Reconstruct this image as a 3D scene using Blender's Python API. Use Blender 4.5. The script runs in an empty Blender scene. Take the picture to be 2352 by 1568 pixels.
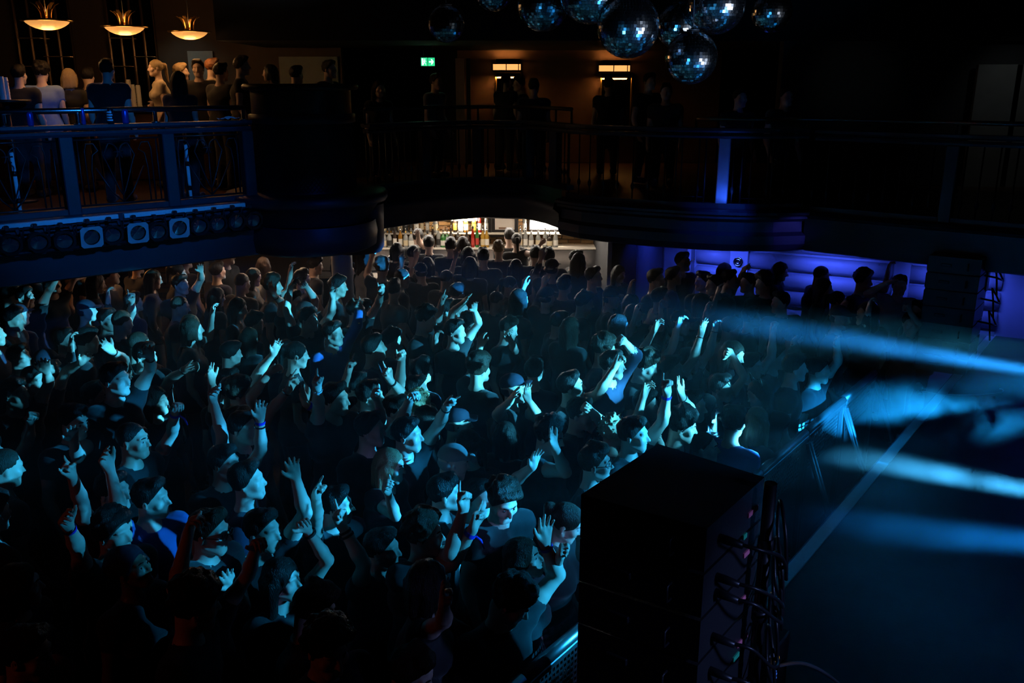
import bpy, bmesh, math, random
import numpy as np
from mathutils import Vector, Matrix
R = math.radians
rng = random.Random(7)
SC = bpy.context.scene
COL = SC.collection

# ------------------------------------------------------------------ camera, world, exposure
F_PX, HORIZON, CAM_Z = 2050.0, 190.0, 4.0
PITCH = math.atan((784 - HORIZON) / F_PX)
cam_data = bpy.data.cameras.new('camera')
cam_data.sensor_width = 36.0
cam_data.lens = 36.0 * F_PX / 2352.0
cam_data.clip_start = 0.05
cam = bpy.data.objects.new('camera', cam_data)
COL.objects.link(cam)
cam.location = (0, 0, CAM_Z)
cam.rotation_euler = (math.pi / 2 - PITCH, 0, 0)
SC.camera = cam
vs = SC.view_settings
vs.view_transform = 'Standard'
vs.look = 'None'
vs.gamma = 1.0
vs.use_curve_mapping = False
vs.exposure = 0.0
SC.cycles.use_denoising = True
SC.cycles.max_bounces = 2
SC.cycles.diffuse_bounces = 1
SC.cycles.glossy_bounces = 2
SC.cycles.transmission_bounces = 3
SC.cycles.volume_bounces = 0
SC.cycles.transparent_max_bounces = 4
SC.cycles.sample_clamp_indirect = 2.0
SC.cycles.volume_step_rate = 1.5
SC.cycles.volume_max_steps = 64
SC.cycles.adaptive_threshold = 0.12
SC.cycles.adaptive_min_samples = 12
SC.cycles.use_light_tree = True
world = bpy.data.worlds.new('world')
SC.world = world
world.use_nodes = True
world.node_tree.nodes['Background'].inputs[0].default_value = (0.25, 0.55, 1.0, 1)
world.node_tree.nodes['Background'].inputs[1].default_value = 0.0006

CP, SP = math.cos(PITCH), math.sin(PITCH)
CAM = np.array([0.0, 0.0, CAM_Z])
def ray(px, py):
    """direction of a sight line, scaled so that its depth along the view axis is 1"""
    x = (px - 1176) / F_PX
    y = (784 - py) / F_PX
    return np.array([x, CP + y * SP, -SP + y * CP])
def at_z(px, py, z):
    r = ray(px, py)
    return CAM + r * ((z - CAM_Z) / r[2])
def at_y(px, py, yy):
    r = ray(px, py)
    return CAM + r * (yy / r[1])
def project(p):
    d = np.asarray(p, float) - CAM
    depth = d[1] * CP - d[2] * SP
    up = d[1] * SP + d[2] * CP
    return 1176 + F_PX * d[0] / depth, 784 - F_PX * up / depth, depth

# ------------------------------------------------------------------ materials
MATS = {}
def mat(name, color, rough=0.5, metal=0.0, noise=0.0, nscale=20.0, bump=0.0, bscale=60.0, spec=0.5,
        emit=None, estr=0.0, trans=0.0, coat=0.0, stretch=None, ior=1.45, obj_var=0.0, sheen=0.0):
    """procedural principled material: noise varies the colour, a second noise gives fine relief"""
    if name in MATS:
        return MATS[name]
    m = bpy.data.materials.new(name)
    m.use_nodes = True
    nt = m.node_tree
    b = nt.nodes['Principled BSDF']
    b.inputs['Base Color'].default_value = (*color, 1)
    b.inputs['Roughness'].default_value = rough
    b.inputs['Metallic'].default_value = metal
    b.inputs['Specular IOR Level'].default_value = spec
    b.inputs['Transmission Weight'].default_value = trans
    b.inputs['Coat Weight'].default_value = coat
    b.inputs['Sheen Weight'].default_value = sheen
    b.inputs['IOR'].default_value = ior
    if emit:
        b.inputs['Emission Color'].default_value = (*emit, 1)
        b.inputs['Emission Strength'].default_value = estr
    tc = nt.nodes.new('ShaderNodeTexCoord')
    vec = tc.outputs['Object']
    if stretch:
        mp = nt.nodes.new('ShaderNodeMapping')
        mp.inputs['Scale'].default_value = stretch
        nt.links.new(vec, mp.inputs['Vector'])
        vec = mp.outputs['Vector']
    col_out = None
    if noise > 0:
        n = nt.nodes.new('ShaderNodeTexNoise')
        n.inputs['Scale'].default_value = nscale
        n.inputs['Detail'].default_value = 3
        nt.links.new(vec, n.inputs['Vector'])
        mix = nt.nodes.new('ShaderNodeMix')
        mix.data_type = 'RGBA'
        mix.inputs['A'].default_value = (*[c * (1 - noise) for c in color], 1)
        mix.inputs['B'].default_value = (*[min(1, c * (1 + noise)) for c in color], 1)
        nt.links.new(n.outputs['Fac'], mix.inputs['Factor'])
        col_out = mix.outputs['Result']
    if obj_var > 0:
        oi = nt.nodes.new('ShaderNodeObjectInfo')
        hs = nt.nodes.new('ShaderNodeHueSaturation')
        mr = nt.nodes.new('ShaderNodeMapRange')
        mr.inputs['To Min'].default_value = 1 - obj_var
        mr.inputs['To Max'].default_value = 1 + obj_var
        nt.links.new(oi.outputs['Random'], mr.inputs['Value'])
        nt.links.new(mr.outputs['Result'], hs.inputs['Value'])
        if col_out is not None:
            nt.links.new(col_out, hs.inputs['Color'])
        else:
            hs.inputs['Color'].default_value = (*color, 1)
        col_out = hs.outputs['Color']
    if col_out is not None:
        nt.links.new(col_out, b.inputs['Base Color'])
    if bump > 0:
        n2 = nt.nodes.new('ShaderNodeTexNoise')
        n2.inputs['Scale'].default_value = bscale
        n2.inputs['Detail'].default_value = 4
        nt.links.new(vec, n2.inputs['Vector'])
        bp = nt.nodes.new('ShaderNodeBump')
        bp.inputs['Strength'].default_value = bump
        bp.inputs['Distance'].default_value = 0.01
        nt.links.new(n2.outputs['Fac'], bp.inputs['Height'])
        nt.links.new(bp.outputs['Normal'], b.inputs['Normal'])
    MATS[name] = m
    return m

# ------------------------------------------------------------------ object helpers
def tag(o, label=None, cat=None, group=None, kind=None):
    if label: o['label'] = label
    if cat: o['category'] = cat
    if group: o['group'] = group
    if kind: o['kind'] = kind
    return o
def empty(name, loc=(0, 0, 0), rz=0.0):
    o = bpy.data.objects.new(name, None)
    o.empty_display_size = 0.1
    COL.objects.link(o)
    o.location = loc
    o.rotation_euler = (0, 0, rz)
    return o
def link_mesh(name, me, m, parent=None, loc=None, rot=None):
    o = bpy.data.objects.new(name, me)
    COL.objects.link(o)
    if m is not None and len(me.materials) == 0:
        for mm in (m if isinstance(m, (list, tuple)) else [m]):
            me.materials.append(mm)
    if parent is not None:
        o.parent = parent
    if loc is not None: o.location = loc
    if rot is not None: o.rotation_euler = rot
    return o
def np_mesh(name, V, Q, smooth=True, tri=False):
    me = bpy.data.meshes.new(name)
    V = np.ascontiguousarray(V, np.float32)
    Q = np.ascontiguousarray(Q, np.int32)
    k = Q.shape[1] if len(Q) else 4
    me.vertices.add(len(V))
    me.vertices.foreach_set('co', V.ravel())
    me.loops.add(Q.size)
    me.loops.foreach_set('vertex_index', Q.ravel())
    me.polygons.add(len(Q))
    me.polygons.foreach_set('loop_start', np.arange(0, Q.size, k, dtype=np.int32))
    if smooth:
        me.polygons.foreach_set('use_smooth', np.ones(len(Q), bool))
    me.update(calc_edges=True)
    return me
class MB:
    """collects simple shapes into one mesh"""
    def __init__(s):
        s.v, s.f, s.sm = [], [], []
    def add(s, V, F, smooth=False):
        o = len(s.v)
        s.v.extend([tuple(map(float, p)) for p in V])
        s.f.extend([tuple(i + o for i in f) for f in F])
        s.sm.extend([smooth] * len(F))
        return s
    def box(s, c, size, rz=0.0, M=None, bev=0.0):
        x, y, z = [d / 2 for d in size]
        b = min(bev, x * .9, y * .9, z * .9)
        if b <= 0:
            V = [(-x, -y, -z), (x, -y, -z), (x, y, -z), (-x, y, -z), (-x, -y, z), (x, -y, z), (x, y, z), (-x, y, z)]
            F = [(3, 2, 1, 0), (4, 5, 6, 7), (0, 1, 5, 4), (1, 2, 6, 5), (2, 3, 7, 6), (3, 0, 4, 7)]
        else:
            V, F, idx = [], [], {}
            for sx in (-1, 1):
                for sy in (-1, 1):
                    for sz in (-1, 1):
                        for ax in range(3):
                            p = [sx * (x - b), sy * (y - b), sz * (z - b)]
                            p[ax] = (sx * x, sy * y, sz * z)[ax]
                            idx[(sx, sy, sz, ax)] = len(V); V.append(tuple(p))
            for ax in range(3):
                u, w = [(1, 2), (2, 0), (0, 1)][ax]
                for sg in (-1, 1):
                    q = []
                    for (a, c2) in ((-1, -1), (1, -1), (1, 1), (-1, 1)):
                        k = [0, 0, 0]; k[ax] = sg; k[u] = a; k[w] = c2
                        q.append(idx[(*k, ax)])
                    F.append(tuple(q if sg > 0 else q[::-1]))
            for ax in range(3):
                u, w = [(1, 2), (2, 0), (0, 1)][ax]
                for a in (-1, 1):
                    for c2 in (-1, 1):
                        k0 = [0, 0, 0]; k0[u] = a; k0[w] = c2
                        k1 = list(k0); k0[ax] = -1; k1[ax] = 1
                        q = [idx[(*k0, u)], idx[(*k1, u)], idx[(*k1, w)], idx[(*k0, w)]]
                        F.append(tuple(q if a * c2 < 0 else q[::-1]))
            for sx in (-1, 1):
                for sy in (-1, 1):
                    for sz in (-1, 1):
                        q = [idx[(sx, sy, sz, 0)], idx[(sx, sy, sz, 1)], idx[(sx, sy, sz, 2)]]
                        F.append(tuple(q if sx * sy * sz > 0 else q[::-1]))
        cz, sn = math.cos(rz), math.sin(rz)
        if M is not None:
            V = [tuple(M @ Vector(p)) for p in V]
        V = [(c[0] + p[0] * cz - p[1] * sn, c[1] + p[0] * sn + p[1] * cz, c[2] + p[2]) for p in V]
        return s.add(V, F)
    def tube(s, pts, r, n=8, cap=True, smooth=True):
        pts = [np.array(p, float) for p in pts]
        rs = r if isinstance(r, (list, tuple)) else [r] * len(pts)
        V, F = [], []
        prev = None
        for i, p in enumerate(pts):
            t = pts[min(i + 1, len(pts) - 1)] - pts[max(i - 1, 0)]
            t = t / (np.linalg.norm(t) + 1e-9)
            if prev is None:
                a = np.array([0, 0, 1.0]) if abs(t[2]) < .9 else np.array([1.0, 0, 0])
                u = np.cross(t, a)
            else:
                u = prev - t * np.dot(prev, t)
            u /= np.linalg.norm(u) + 1e-9
            prev = u
            w = np.cross(t, u)
            for k in range(n):
                a = 2 * math.pi * k / n
                V.append(p + rs[i] * (u * math.cos(a) + w * math.sin(a)))
        for i in range(len(pts) - 1):
            for k in range(n):
                k2 = (k + 1) % n
                F.append((i * n + k, i * n + k2, (i + 1) * n + k2, (i + 1) * n + k))
        s.add(V, F, smooth)
        if cap:
            o = len(s.v) - len(V)
            s.f.append(tuple(o + k for k in range(n))[::-1]); s.sm.append(False)
            s.f.append(tuple(o + (len(pts) - 1) * n + k for k in range(n))); s.sm.append(False)
        return s
    def lathe(s, prof, c=(0, 0, 0), n=24, a0=0.0, a1=2 * math.pi, smooth=True, sx=1.0, sy=1.0):
        """profile of (radius, z) turned about the vertical axis through c"""
        full = abs(a1 - a0 - 2 * math.pi) < 1e-6
        m = n if full else n + 1
        V, F = [], []
        for (r, z) in prof:
            for k in range(m):
                a = a0 + (a1 - a0) * k / n
                V.append((c[0] + sx * r * math.cos(a), c[1] + sy * r * math.sin(a), c[2] + z))
        for i in range(len(prof) - 1):
            for k in range(n):
                k2 = (k + 1) % m
                F.append((i * m + k, i * m + k2, (i + 1) * m + k2, (i + 1) * m + k))
        return s.add(V, F, smooth)
    def sweep(s, path, prof, closed=False, smooth=False):
        """path of (x, y), profile of (out, z): out is measured to the right of the path's direction"""
        P = [np.array(p[:2], float) for p in path]
        V, F = [], []
        n = len(prof)
        for i, p in enumerate(P):
            d0 = P[i] - P[max(i - 1, 0)]
            d1 = P[min(i + 1, len(P) - 1)] - P[i]
            l0, l1 = np.linalg.norm(d0), np.linalg.norm(d1)
            d0 = d0 / l0 if l0 > 1e-9 else d1 / l1
            d1 = d1 / l1 if l1 > 1e-9 else d0
            n0 = np.array([d0[1], -d0[0]]); n1 = np.array([d1[1], -d1[0]])
            m = n0 + n1; m /= np.linalg.norm(m)
            k = 1 / max(.4, np.dot(m, n0))
            for (o, z) in prof:
                q = p + m * k * o
                V.append((q[0], q[1], z))
        m = n if closed else n - 1
        for i in range(len(P) - 1):
            for j in range(m):
                j2 = (j + 1) % n
                F.append((i * n + j, (i + 1) * n + j, (i + 1) * n + j2, i * n + j2))
        if closed:
            F.append(tuple(range(n))); F.append(tuple(len(V) - n + j for j in range(n))[::-1])
        return s.add(V, F, smooth)
    def mesh(s, name):
        me = bpy.data.meshes.new(name)
        me.from_pydata(s.v, [], s.f)
        me.polygons.foreach_set('use_smooth', np.array(s.sm, bool))
        me.update()
        return me
    def build(s, name, m, parent=None, loc=None, rot=None, fix=True):
        me = s.mesh(name)
        if fix:
            bm = bmesh.new(); bm.from_mesh(me)
            bmesh.ops.recalc_face_normals(bm, faces=bm.faces)
            bm.to_mesh(me); bm.free()
        return link_mesh(name, me, m, parent, loc, rot)
def copy_tree(o, parent=None):
    c = o.copy()
    COL.objects.link(c)
    c.parent = parent
    for ch in o.children:
        copy_tree(ch, c)
    return c
def arc(cx, cy, r, a0, a1, n):
    return [(cx + r * math.cos(R(a0 + (a1 - a0) * i / n)), cy + r * math.sin(R(a0 + (a1 - a0) * i / n))) for i in range(n + 1)]

# ------------------------------------------------------------------ lights of the venue: stage spots, washes, and some added unseen fills
def spot(name, loc, target, watts, color, deg, blend=.3, size=.05, gobo=0.0, gscale=14.0):
    l = bpy.data.lights.new(name, 'SPOT')
    l.energy = watts; l.color = color; l.spot_size = math.radians(deg); l.spot_blend = blend; l.shadow_soft_size = size
    o = bpy.data.objects.new(name, l); COL.objects.link(o)
    o.location = loc
    d = Vector(target) - Vector(loc)
    o.rotation_euler = d.to_track_quat('-Z', 'Y').to_euler()
    if gobo > 0:      # a break-up gobo in the lamp: patches of light and dark across the cone
        l.use_nodes = True
        nt = l.node_tree; em = nt.nodes['Emission']
        tc = nt.nodes.new('ShaderNodeTexCoord'); nz = nt.nodes.new('ShaderNodeTexNoise'); mr = nt.nodes.new('ShaderNodeMapRange')
        nz.inputs['Scale'].default_value = gscale; nz.inputs['Detail'].default_value = 1.0
        mr.inputs['From Min'].default_value = .53 - .10 / gobo; mr.inputs['From Max'].default_value = .53 + .10 / gobo
        mr.inputs['To Min'].default_value = .22; mr.inputs['To Max'].default_value = 1.5
        nt.links.new(tc.outputs['Normal'], nz.inputs['Vector']); nt.links.new(nz.outputs['Fac'], mr.inputs['Value']); nt.links.new(mr.outputs['Result'], em.inputs['Strength'])
    return o
def area(name, loc, target, watts, color, sx, sy):
    l = bpy.data.lights.new(name, 'AREA'); l.shape = 'RECTANGLE'; l.size = sx; l.size_y = sy; l.energy = watts; l.color = color
    o = bpy.data.objects.new(name, l); COL.objects.link(o); o.location = loc
    o.rotation_euler = (Vector(target) - Vector(loc)).to_track_quat('-Z', 'Y').to_euler()
    return o
CYAN = (.055, .57, 1.0)
BLUE = (.012, .23, 1.0)
# moving heads at the far side of the stage, low, throwing beams across the crowd
def on_line(px, py, z): return tuple(at_z(px, py, z))
spot('beam_far', on_line(2640, 896, 2.02), on_line(960, 618, 1.80), 45000, (.014, .30, 1.0), 6.0, 1.0, .03)
spot('beam_near', on_line(2950, 1236, 1.75), on_line(1735, 1005, 1.42), 46000, (.05, .48, 1.0), 5.0, .8, .03)
spot('beam_low', on_line(2950, 1290, 1.55), on_line(1800, 1200, 1.22), 5000, (.006, .25, 1.0), 8, 1.0, .03)
spot('cloud_light', on_line(3000, 800, 2.6), on_line(2120, 960, 1.4), 13000, (.008, .34, 1.0), 16, .9, .05)
# crowd heads: a row of narrow cyan spots fanned over the floor
for k, (az, el, watts, deg, col) in enumerate(((150.0, -7.2, 9000, 8.0, CYAN), (157.5, -7.5, 17000, 9, CYAN), (165.5, -7.4, 15000, 10, CYAN), (175, -8.4, 8000, 12, (.02, .42, 1.0)))):
    sx, sy, sz = 6.8, 4.6, 2.75
    spot('crowd_spot', (sx, sy, sz), (sx + 8 * math.cos(math.radians(az)), sy + 8 * math.sin(math.radians(az)), sz + 8 * math.tan(math.radians(el))), watts, col, deg, .35, .05, 1.2, 26.0)
spot('front_rows_spot', (5.5, 3.5, 3.3), (-1.0, 4.35, 1.45), 2800, (.02, .44, 1.0), 17, .6, .06, 1.0, 20.0)
# pin spot for the mirror balls, with added unseen spots to brighten them
spot('ball_pin_spot', (6.5, 1.0, 2.2), (1.25, 7.2, 4.72), 2600, (.75, .85, 1.0), 15, .4, .12)
spot('ball_blue_spot', (3.6, 3.2, 2.2), (1.3, 7.2, 4.62), 1500, (.02, .35, 1.0), 20, .5, .10)
spot('ball_fill', (-1.2, 1.0, 2.4), (1.3, 7.2, 4.62), 350, (.05, .45, 1.0), 20, .6, .15)
# blue wash over the left balcony front
spot('balcony_wash', (1.0, 3.0, 5.6), (-3.9, 9.1, 3.15), 1100, BLUE, 24, .9, .15)
spot('post_uplight', (2.52, 10.25, 2.60), (2.47, 10.56, 2.95), 6, (.03, .12, 1.0), 80, .6, .02)
spot('bulge_spot', (4.4, 9.2, 2.6), (3.25, 10.38, 2.30), 50, (.10, .10, 1.0), 16, .6, .05)  # added spot for a purple highlight that the wall lights would reflect here
for k, (x, y) in enumerate(((2.6, 11.5), (3.9, 10.9), (5.2, 10.2), (6.5, 9.5))):
    area('blue_wall_wash', (x, y, 2.0), (x + .55, y + 1.0, 1.2), 4.6, (.05, .10, 1.0), .9, .1).data.spread = math.radians(75)
spot('pillar_blue', (1.7, 11.9, 2.0), (1.95, 12.6, 1.3), 6, (.03, .07, 1.0), 80, .6, .03)
area('bar_ceiling', (-.5, 13.9, 2.10), (-.5, 13.9, 0), 26, (1, .82, .62), 4.2, .5)
area('bar_front', (-.5, 14.4, 2.12), (-.5, 11.5, 1.2), 65, (1, .90, .80), 4.0, .15)
area('under_left_warm', (-5.3, 11.7, 1.95), (-5.0, 10.6, 1.2), 5, (1, .42, .12), .5, .2)
area('under_left_pale', (-3.2, 11.6, 2.0), (-3.1, 10.6, 1.0), 7, (1, .62, .38), .8, .2)
spot('niche_light', (-5.6, 14.9, 4.9), (-5.5, 15.86, 4.0), 5, (.6, .8, .75), 80, .8, .1)
spot('opening_light', (-3.25, 14.9, 4.9), (-3.35, 15.86, 4.05), 4, (.65, .85, .7), 80, .8, .1)
spot('door_light', (7.2, 11.9, 5.2), (7.1, 13.2, 3.6), 7, (.75, .8, .78), 60, .8, .1)
spot('wall_glow', (4.6, 11.0, 4.6), (4.9, 13.3, 4.0), 4, (.7, .8, .72), 40, 1.0, .1)
# faint red from the near left
spot('red_side', (-4.5, 1.2, 3.4), (-1.2, 4.8, 1.6), 8, (1.0, .16, .06), 60, .8, .2)
spot('moulding_blue', (2.5, 9.7, 2.9), (2.45, 10.42, 2.50), 18, (.02, .10, 1.0), 60, .8, .03)  # added spot standing in for the uplight's reflection on the mouldings
spot('speaker_back_fill', (4.6, .6, 3.2), (.9, 3.4, 1.7), 420, (.24, .36, 1.0), 18, .8, .2)  # added unseen spot that brightens the back of the near speaker stack
spot('drum_blue', (1.2, 5.0, 3.3), (-2.2, 10.0, 2.25), 120, (.005, .10, 1.0), 14, 1.0, .1)  # added spot imitating the beam's soft blue glow on the drum

# ------------------------------------------------------------------ people: one smooth surface grown round a skeleton
def surface_net(Fv, org, h):
    S = Fv < 0
    c = np.zeros(tuple(n - 1 for n in Fv.shape), np.int8)
    offs = [(a, b, d) for a in (0, 1) for b in (0, 1) for d in (0, 1)]
    nx, ny, nz = c.shape
    for (a, b, d) in offs:
        c += S[a:a + nx, b:b + ny, d:d + nz]
    act = (c > 0) & (c < 8)
    I = np.argwhere(act)
    idx = -np.ones(c.shape, np.int32)
    idx[act] = np.arange(len(I))
    vals = np.stack([Fv[I[:, 0] + a, I[:, 1] + b, I[:, 2] + d] for (a, b, d) in offs], 1)
    pos = np.zeros((len(I), 3)); cnt = np.zeros(len(I))
    O = np.array(offs, float)
    for i in range(8):
        for j in range(i + 1, 8):
            if abs(O[i] - O[j]).sum() != 1: continue
            m = (vals[:, i] < 0) != (vals[:, j] < 0)
            if not m.any(): continue
            t = vals[m, i] / (vals[m, i] - vals[m, j])
            pos[m] += O[i] + (O[j] - O[i]) * t[:, None]
            cnt[m] += 1
    V = (I + pos / np.maximum(cnt, 1)[:, None]) * h + org
    Q = []
    for ax in range(3):
        sl0 = [slice(None)] * 3; sl1 = [slice(None)] * 3
        sl0[ax] = slice(0, -1); sl1[ax] = slice(1, None)
        E = np.argwhere(S[tuple(sl0)] != S[tuple(sl1)])
        u, w = (ax + 1) % 3, (ax + 2) % 3
        ok = (E[:, u] > 0) & (E[:, w] > 0) & (E[:, u] < Fv.shape[u] - 1) & (E[:, w] < Fv.shape[w] - 1)
        E = E[ok]
        if not len(E): continue
        def cell(du, dw):
            X = E.copy(); X[:, u] -= du; X[:, w] -= dw
            return idx[X[:, 0], X[:, 1], X[:, 2]]
        q = np.stack([cell(1, 1), cell(0, 1), cell(0, 0), cell(1, 0)], 1)
        flip = ~S[E[:, 0], E[:, 1], E[:, 2]]
        q[flip] = q[flip][:, ::-1]
        Q.append(q)
    Q = np.concatenate(Q) if Q else np.zeros((0, 4), np.int32)
    Q = Q[(Q >= 0).all(1)]
    return V, Q
class Field:
    """signed distance field on a grid; shapes are blended in one by one, each only near itself"""
    def __init__(s, lo, hi, h):
        s.lo = np.array(lo, float); s.h = h
        n = np.ceil((np.array(hi, float) - s.lo) / h).astype(int) + 1
        s.ax = [s.lo[i] + h * np.arange(n[i]) for i in range(3)]
        s.F = np.full(tuple(n), 0.5, np.float32)
    def _sub(s, lo, hi):
        sl = []
        for i in range(3):
            a = max(0, int((lo[i] - s.lo[i]) / s.h)); b = min(len(s.ax[i]), int((hi[i] - s.lo[i]) / s.h) + 2)
            if a >= b: return None, None
            sl.append(slice(a, b))
        P = [s.ax[0][sl[0]][:, None, None], s.ax[1][sl[1]][None, :, None], s.ax[2][sl[2]][None, None, :]]
        return tuple(sl), P
    def _blend(s, sl, d, k, op):
        A = s.F[sl]
        if op == 'sub':
            d = -d
            if k > 0:
                hh = np.clip(.5 + .5 * (d - A) / k, 0, 1)
                s.F[sl] = A * (1 - hh) + d * hh + k * hh * (1 - hh)
            else:
                s.F[sl] = np.maximum(A, d)
        elif k > 0:
            hh = np.clip(.5 + .5 * (A - d) / k, 0, 1)
            s.F[sl] = A * (1 - hh) + d * hh - k * hh * (1 - hh)
        else:
            s.F[sl] = np.minimum(A, d)
    def cone(s, a, b, ra, rb, k=.02, op='add', flat=None):
        a = np.asarray(a, float); b = np.asarray(b, float)
        r = max(ra, rb) + k + 3 * s.h
        sl, P = s._sub(np.minimum(a, b) - r, np.maximum(a, b) + r)
        if sl is None: return s
        ab = b - a; L = float(ab @ ab) + 1e-12
        t = np.clip(((P[0] - a[0]) * ab[0] + (P[1] - a[1]) * ab[1] + (P[2] - a[2]) * ab[2]) / L, 0, 1)
        dx, dy, dz = P[0] - a[0] - t * ab[0], P[1] - a[1] - t * ab[1], P[2] - a[2] - t * ab[2]
        q = dx * dx + dy * dy + dz * dz
        if flat is not None:      # thin along a direction
            nrm, f = flat
            e = dx * nrm[0] + dy * nrm[1] + dz * nrm[2]
            q = q + e * e * (f * f - 1)
        d = np.sqrt(q) - (ra + (rb - ra) * t)
        s._blend(sl, d, k, op)
        return s
    def ell(s, c, rad, M=None, k=.02, op='add'):
        """ellipsoid; the columns of M are its axes"""
        c = np.asarray(c, float); rad = np.asarray(rad, float)
        ext = rad if M is None else np.abs(M) @ rad
        r = ext + k + 3 * s.h
        sl, P = s._sub(c - r, c + r)
        if sl is None: return s
        X = [P[0] - c[0], P[1] - c[1], P[2] - c[2]]
        if M is not None:
            X = [X[0] * M[0, i] + X[1] * M[1, i] + X[2] * M[2, i] for i in range(3)]
        k0 = np.sqrt(sum((X[i] / rad[i]) ** 2 for i in range(3)))
        k1 = np.sqrt(sum((X[i] / rad[i] ** 2) ** 2 for i in range(3))) + 1e-9
        s._blend(sl, k0 * (k0 - 1) / k1, k, op)
        return s
    def cut(s, c, n):
        """drop everything on the side of the plane that n points to"""
        n = np.asarray(n, float); n = n / np.linalg.norm(n)
        d = (s.ax[0][:, None, None] - c[0]) * n[0] + (s.ax[1][None, :, None] - c[1]) * n[1] + (s.ax[2][None, None, :] - c[2]) * n[2]
        s.F = np.maximum(s.F, d)
        return s
    def wobble(s, amp, freq, seed=0, stretch=(1, 1, 1)):
        rs = np.random.RandomState(seed)
        D = np.zeros(s.F.shape, np.float32)
        for o in range(4):
            f = freq * (1.0 + .7 * o)
            M = rs.normal(size=(3, 3)); M /= np.linalg.norm(M, axis=1)[:, None]
            ph = rs.uniform(0, 6.28, 3)
            w = 1
            for i in range(3):
                w = w * np.sin(f * (s.ax[0][:, None, None] * M[i, 0] * stretch[0] + s.ax[1][None, :, None] * M[i, 1] * stretch[1]
                                    + s.ax[2][None, None, :] * M[i, 2] * stretch[2]) + ph[i])
            D += w / (1 + .6 * o)
        s.F = s.F + amp * D
        return s
    def net(s):
        return surface_net(s.F, s.lo, s.h)
def join_nets(parts):
    V, Q, o = [], [], 0
    for (v, q) in parts:
        V.append(v); Q.append(q + o); o += len(v)
    return np.concatenate(V), np.concatenate(Q)

def unit(v):
    v = np.asarray(v, float)
    return v / (np.linalg.norm(v) + 1e-12)
def frame(fwd, up):
    """columns: right, forward, up"""
    f = unit(fwd); u = np.asarray(up, float); u = unit(u - f * (u @ f)); r = np.cross(f, u)
    return np.stack([r, f, u], 1)

CURL = {  # bend of index, middle, ring, little finger at the three joints, thumb state
    'open':  ([(8, 8, 5), (4, 8, 5), (6, 10, 6), (10, 12, 8)], 'out', 1.0),
    'point': ([(4, 6, 4), (75, 95, 55), (82, 95, 60), (85, 90, 60)], 'in', .2),
    'fist':  ([(70, 90, 55), (78, 95, 60), (82, 95, 60), (85, 90, 60)], 'in', .1),
    'relax': ([(22, 28, 15), (32, 38, 20), (40, 42, 25), (45, 45, 25)], 'out', .4),
    'rock':  ([(6, 8, 5), (80, 95, 55), (82, 95, 60), (10, 10, 5)], 'in', .6),
    'peace': ([(6, 6, 5), (5, 8, 5), (82, 95, 60), (85, 90, 60)], 'in', 1.2),
    'grip':  ([(48, 55, 30), (52, 58, 32), (55, 60, 34), (58, 60, 35)], 'out', .3),
    'limp':  ([(35, 25, 15), (42, 28, 18), (48, 32, 20), (52, 34, 22)], 'out', .6),
}
def rot_about(v, ax, deg):
    a = R(deg); c, s_ = math.cos(a), math.sin(a)
    return v * c + np.cross(ax, v) * s_ + ax * (ax @ v) * (1 - c)
def hand_prims(fd, W, dirv, palm, thumb_side, pose, sc=1.0):
    """palm and five fingers from the wrist W along dirv; palm = the way the palm faces"""
    z = unit(dirv); y = unit(np.asarray(palm) - z * (np.asarray(palm) @ z)); x = np.cross(y, z) * thumb_side
    def P(a, b, c): return W + sc * (x * a + y * b + z * c)
    curls, th, spread = CURL[pose]
    for (bx, ln) in ((.029, .085), (.010, .088), (-.009, .085), (-.027, .078)):
        fd.cone(P(bx * .55, 0, .012), P(bx, 0, ln), .0185 * sc, .0125 * sc, .012)
    fd.cone(P(.0, .004, .02), P(.012, .006, .07), .017 * sc, .013 * sc, .012)
    lens = (.074, .083, .077, .060)
    for i, (bx, bz) in enumerate(((.029, .085), (.010, .089), (-.009, .086), (-.027, .079))):
        p = P(bx, 0, bz)
        d = rot_about(z, y, -thumb_side * (1.5 - i) * 6.5 * spread * (-1))
        d = unit(z + x * (1.5 - i) * .115 * spread)
        bend_ax = np.cross(d, y)
        L = lens[i] * sc
        rr = (.0092, .0094, .0090, .0080)[i] * sc
        for j, fr in enumerate((.46, .30, .24)):
            d = unit(rot_about(d, unit(bend_ax), curls[i][j]))
            q = p + d * L * fr
            fd.cone(p, q, rr * (1 - .08 * j), rr * (.93 - .10 * j), .004)
            p = q
    if th == 'out':
        a, b, c = P(.022, .004, .022), P(.048, .014, .052), P(.064, .02, .082)
        e = P(.07, .022, .104)
    else:
        a, b, c = P(.022, .008, .022), P(.044, .02, .052), P(.034, .036, .076)
        e = P(.014, .042, .086)
    fd.cone(a, b, .0165 * sc, .0125 * sc, .012)
    fd.cone(b, c, .0115 * sc, .0105 * sc, .005)
    fd.cone(c, e, .0105 * sc, .0080 * sc, .004)

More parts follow.
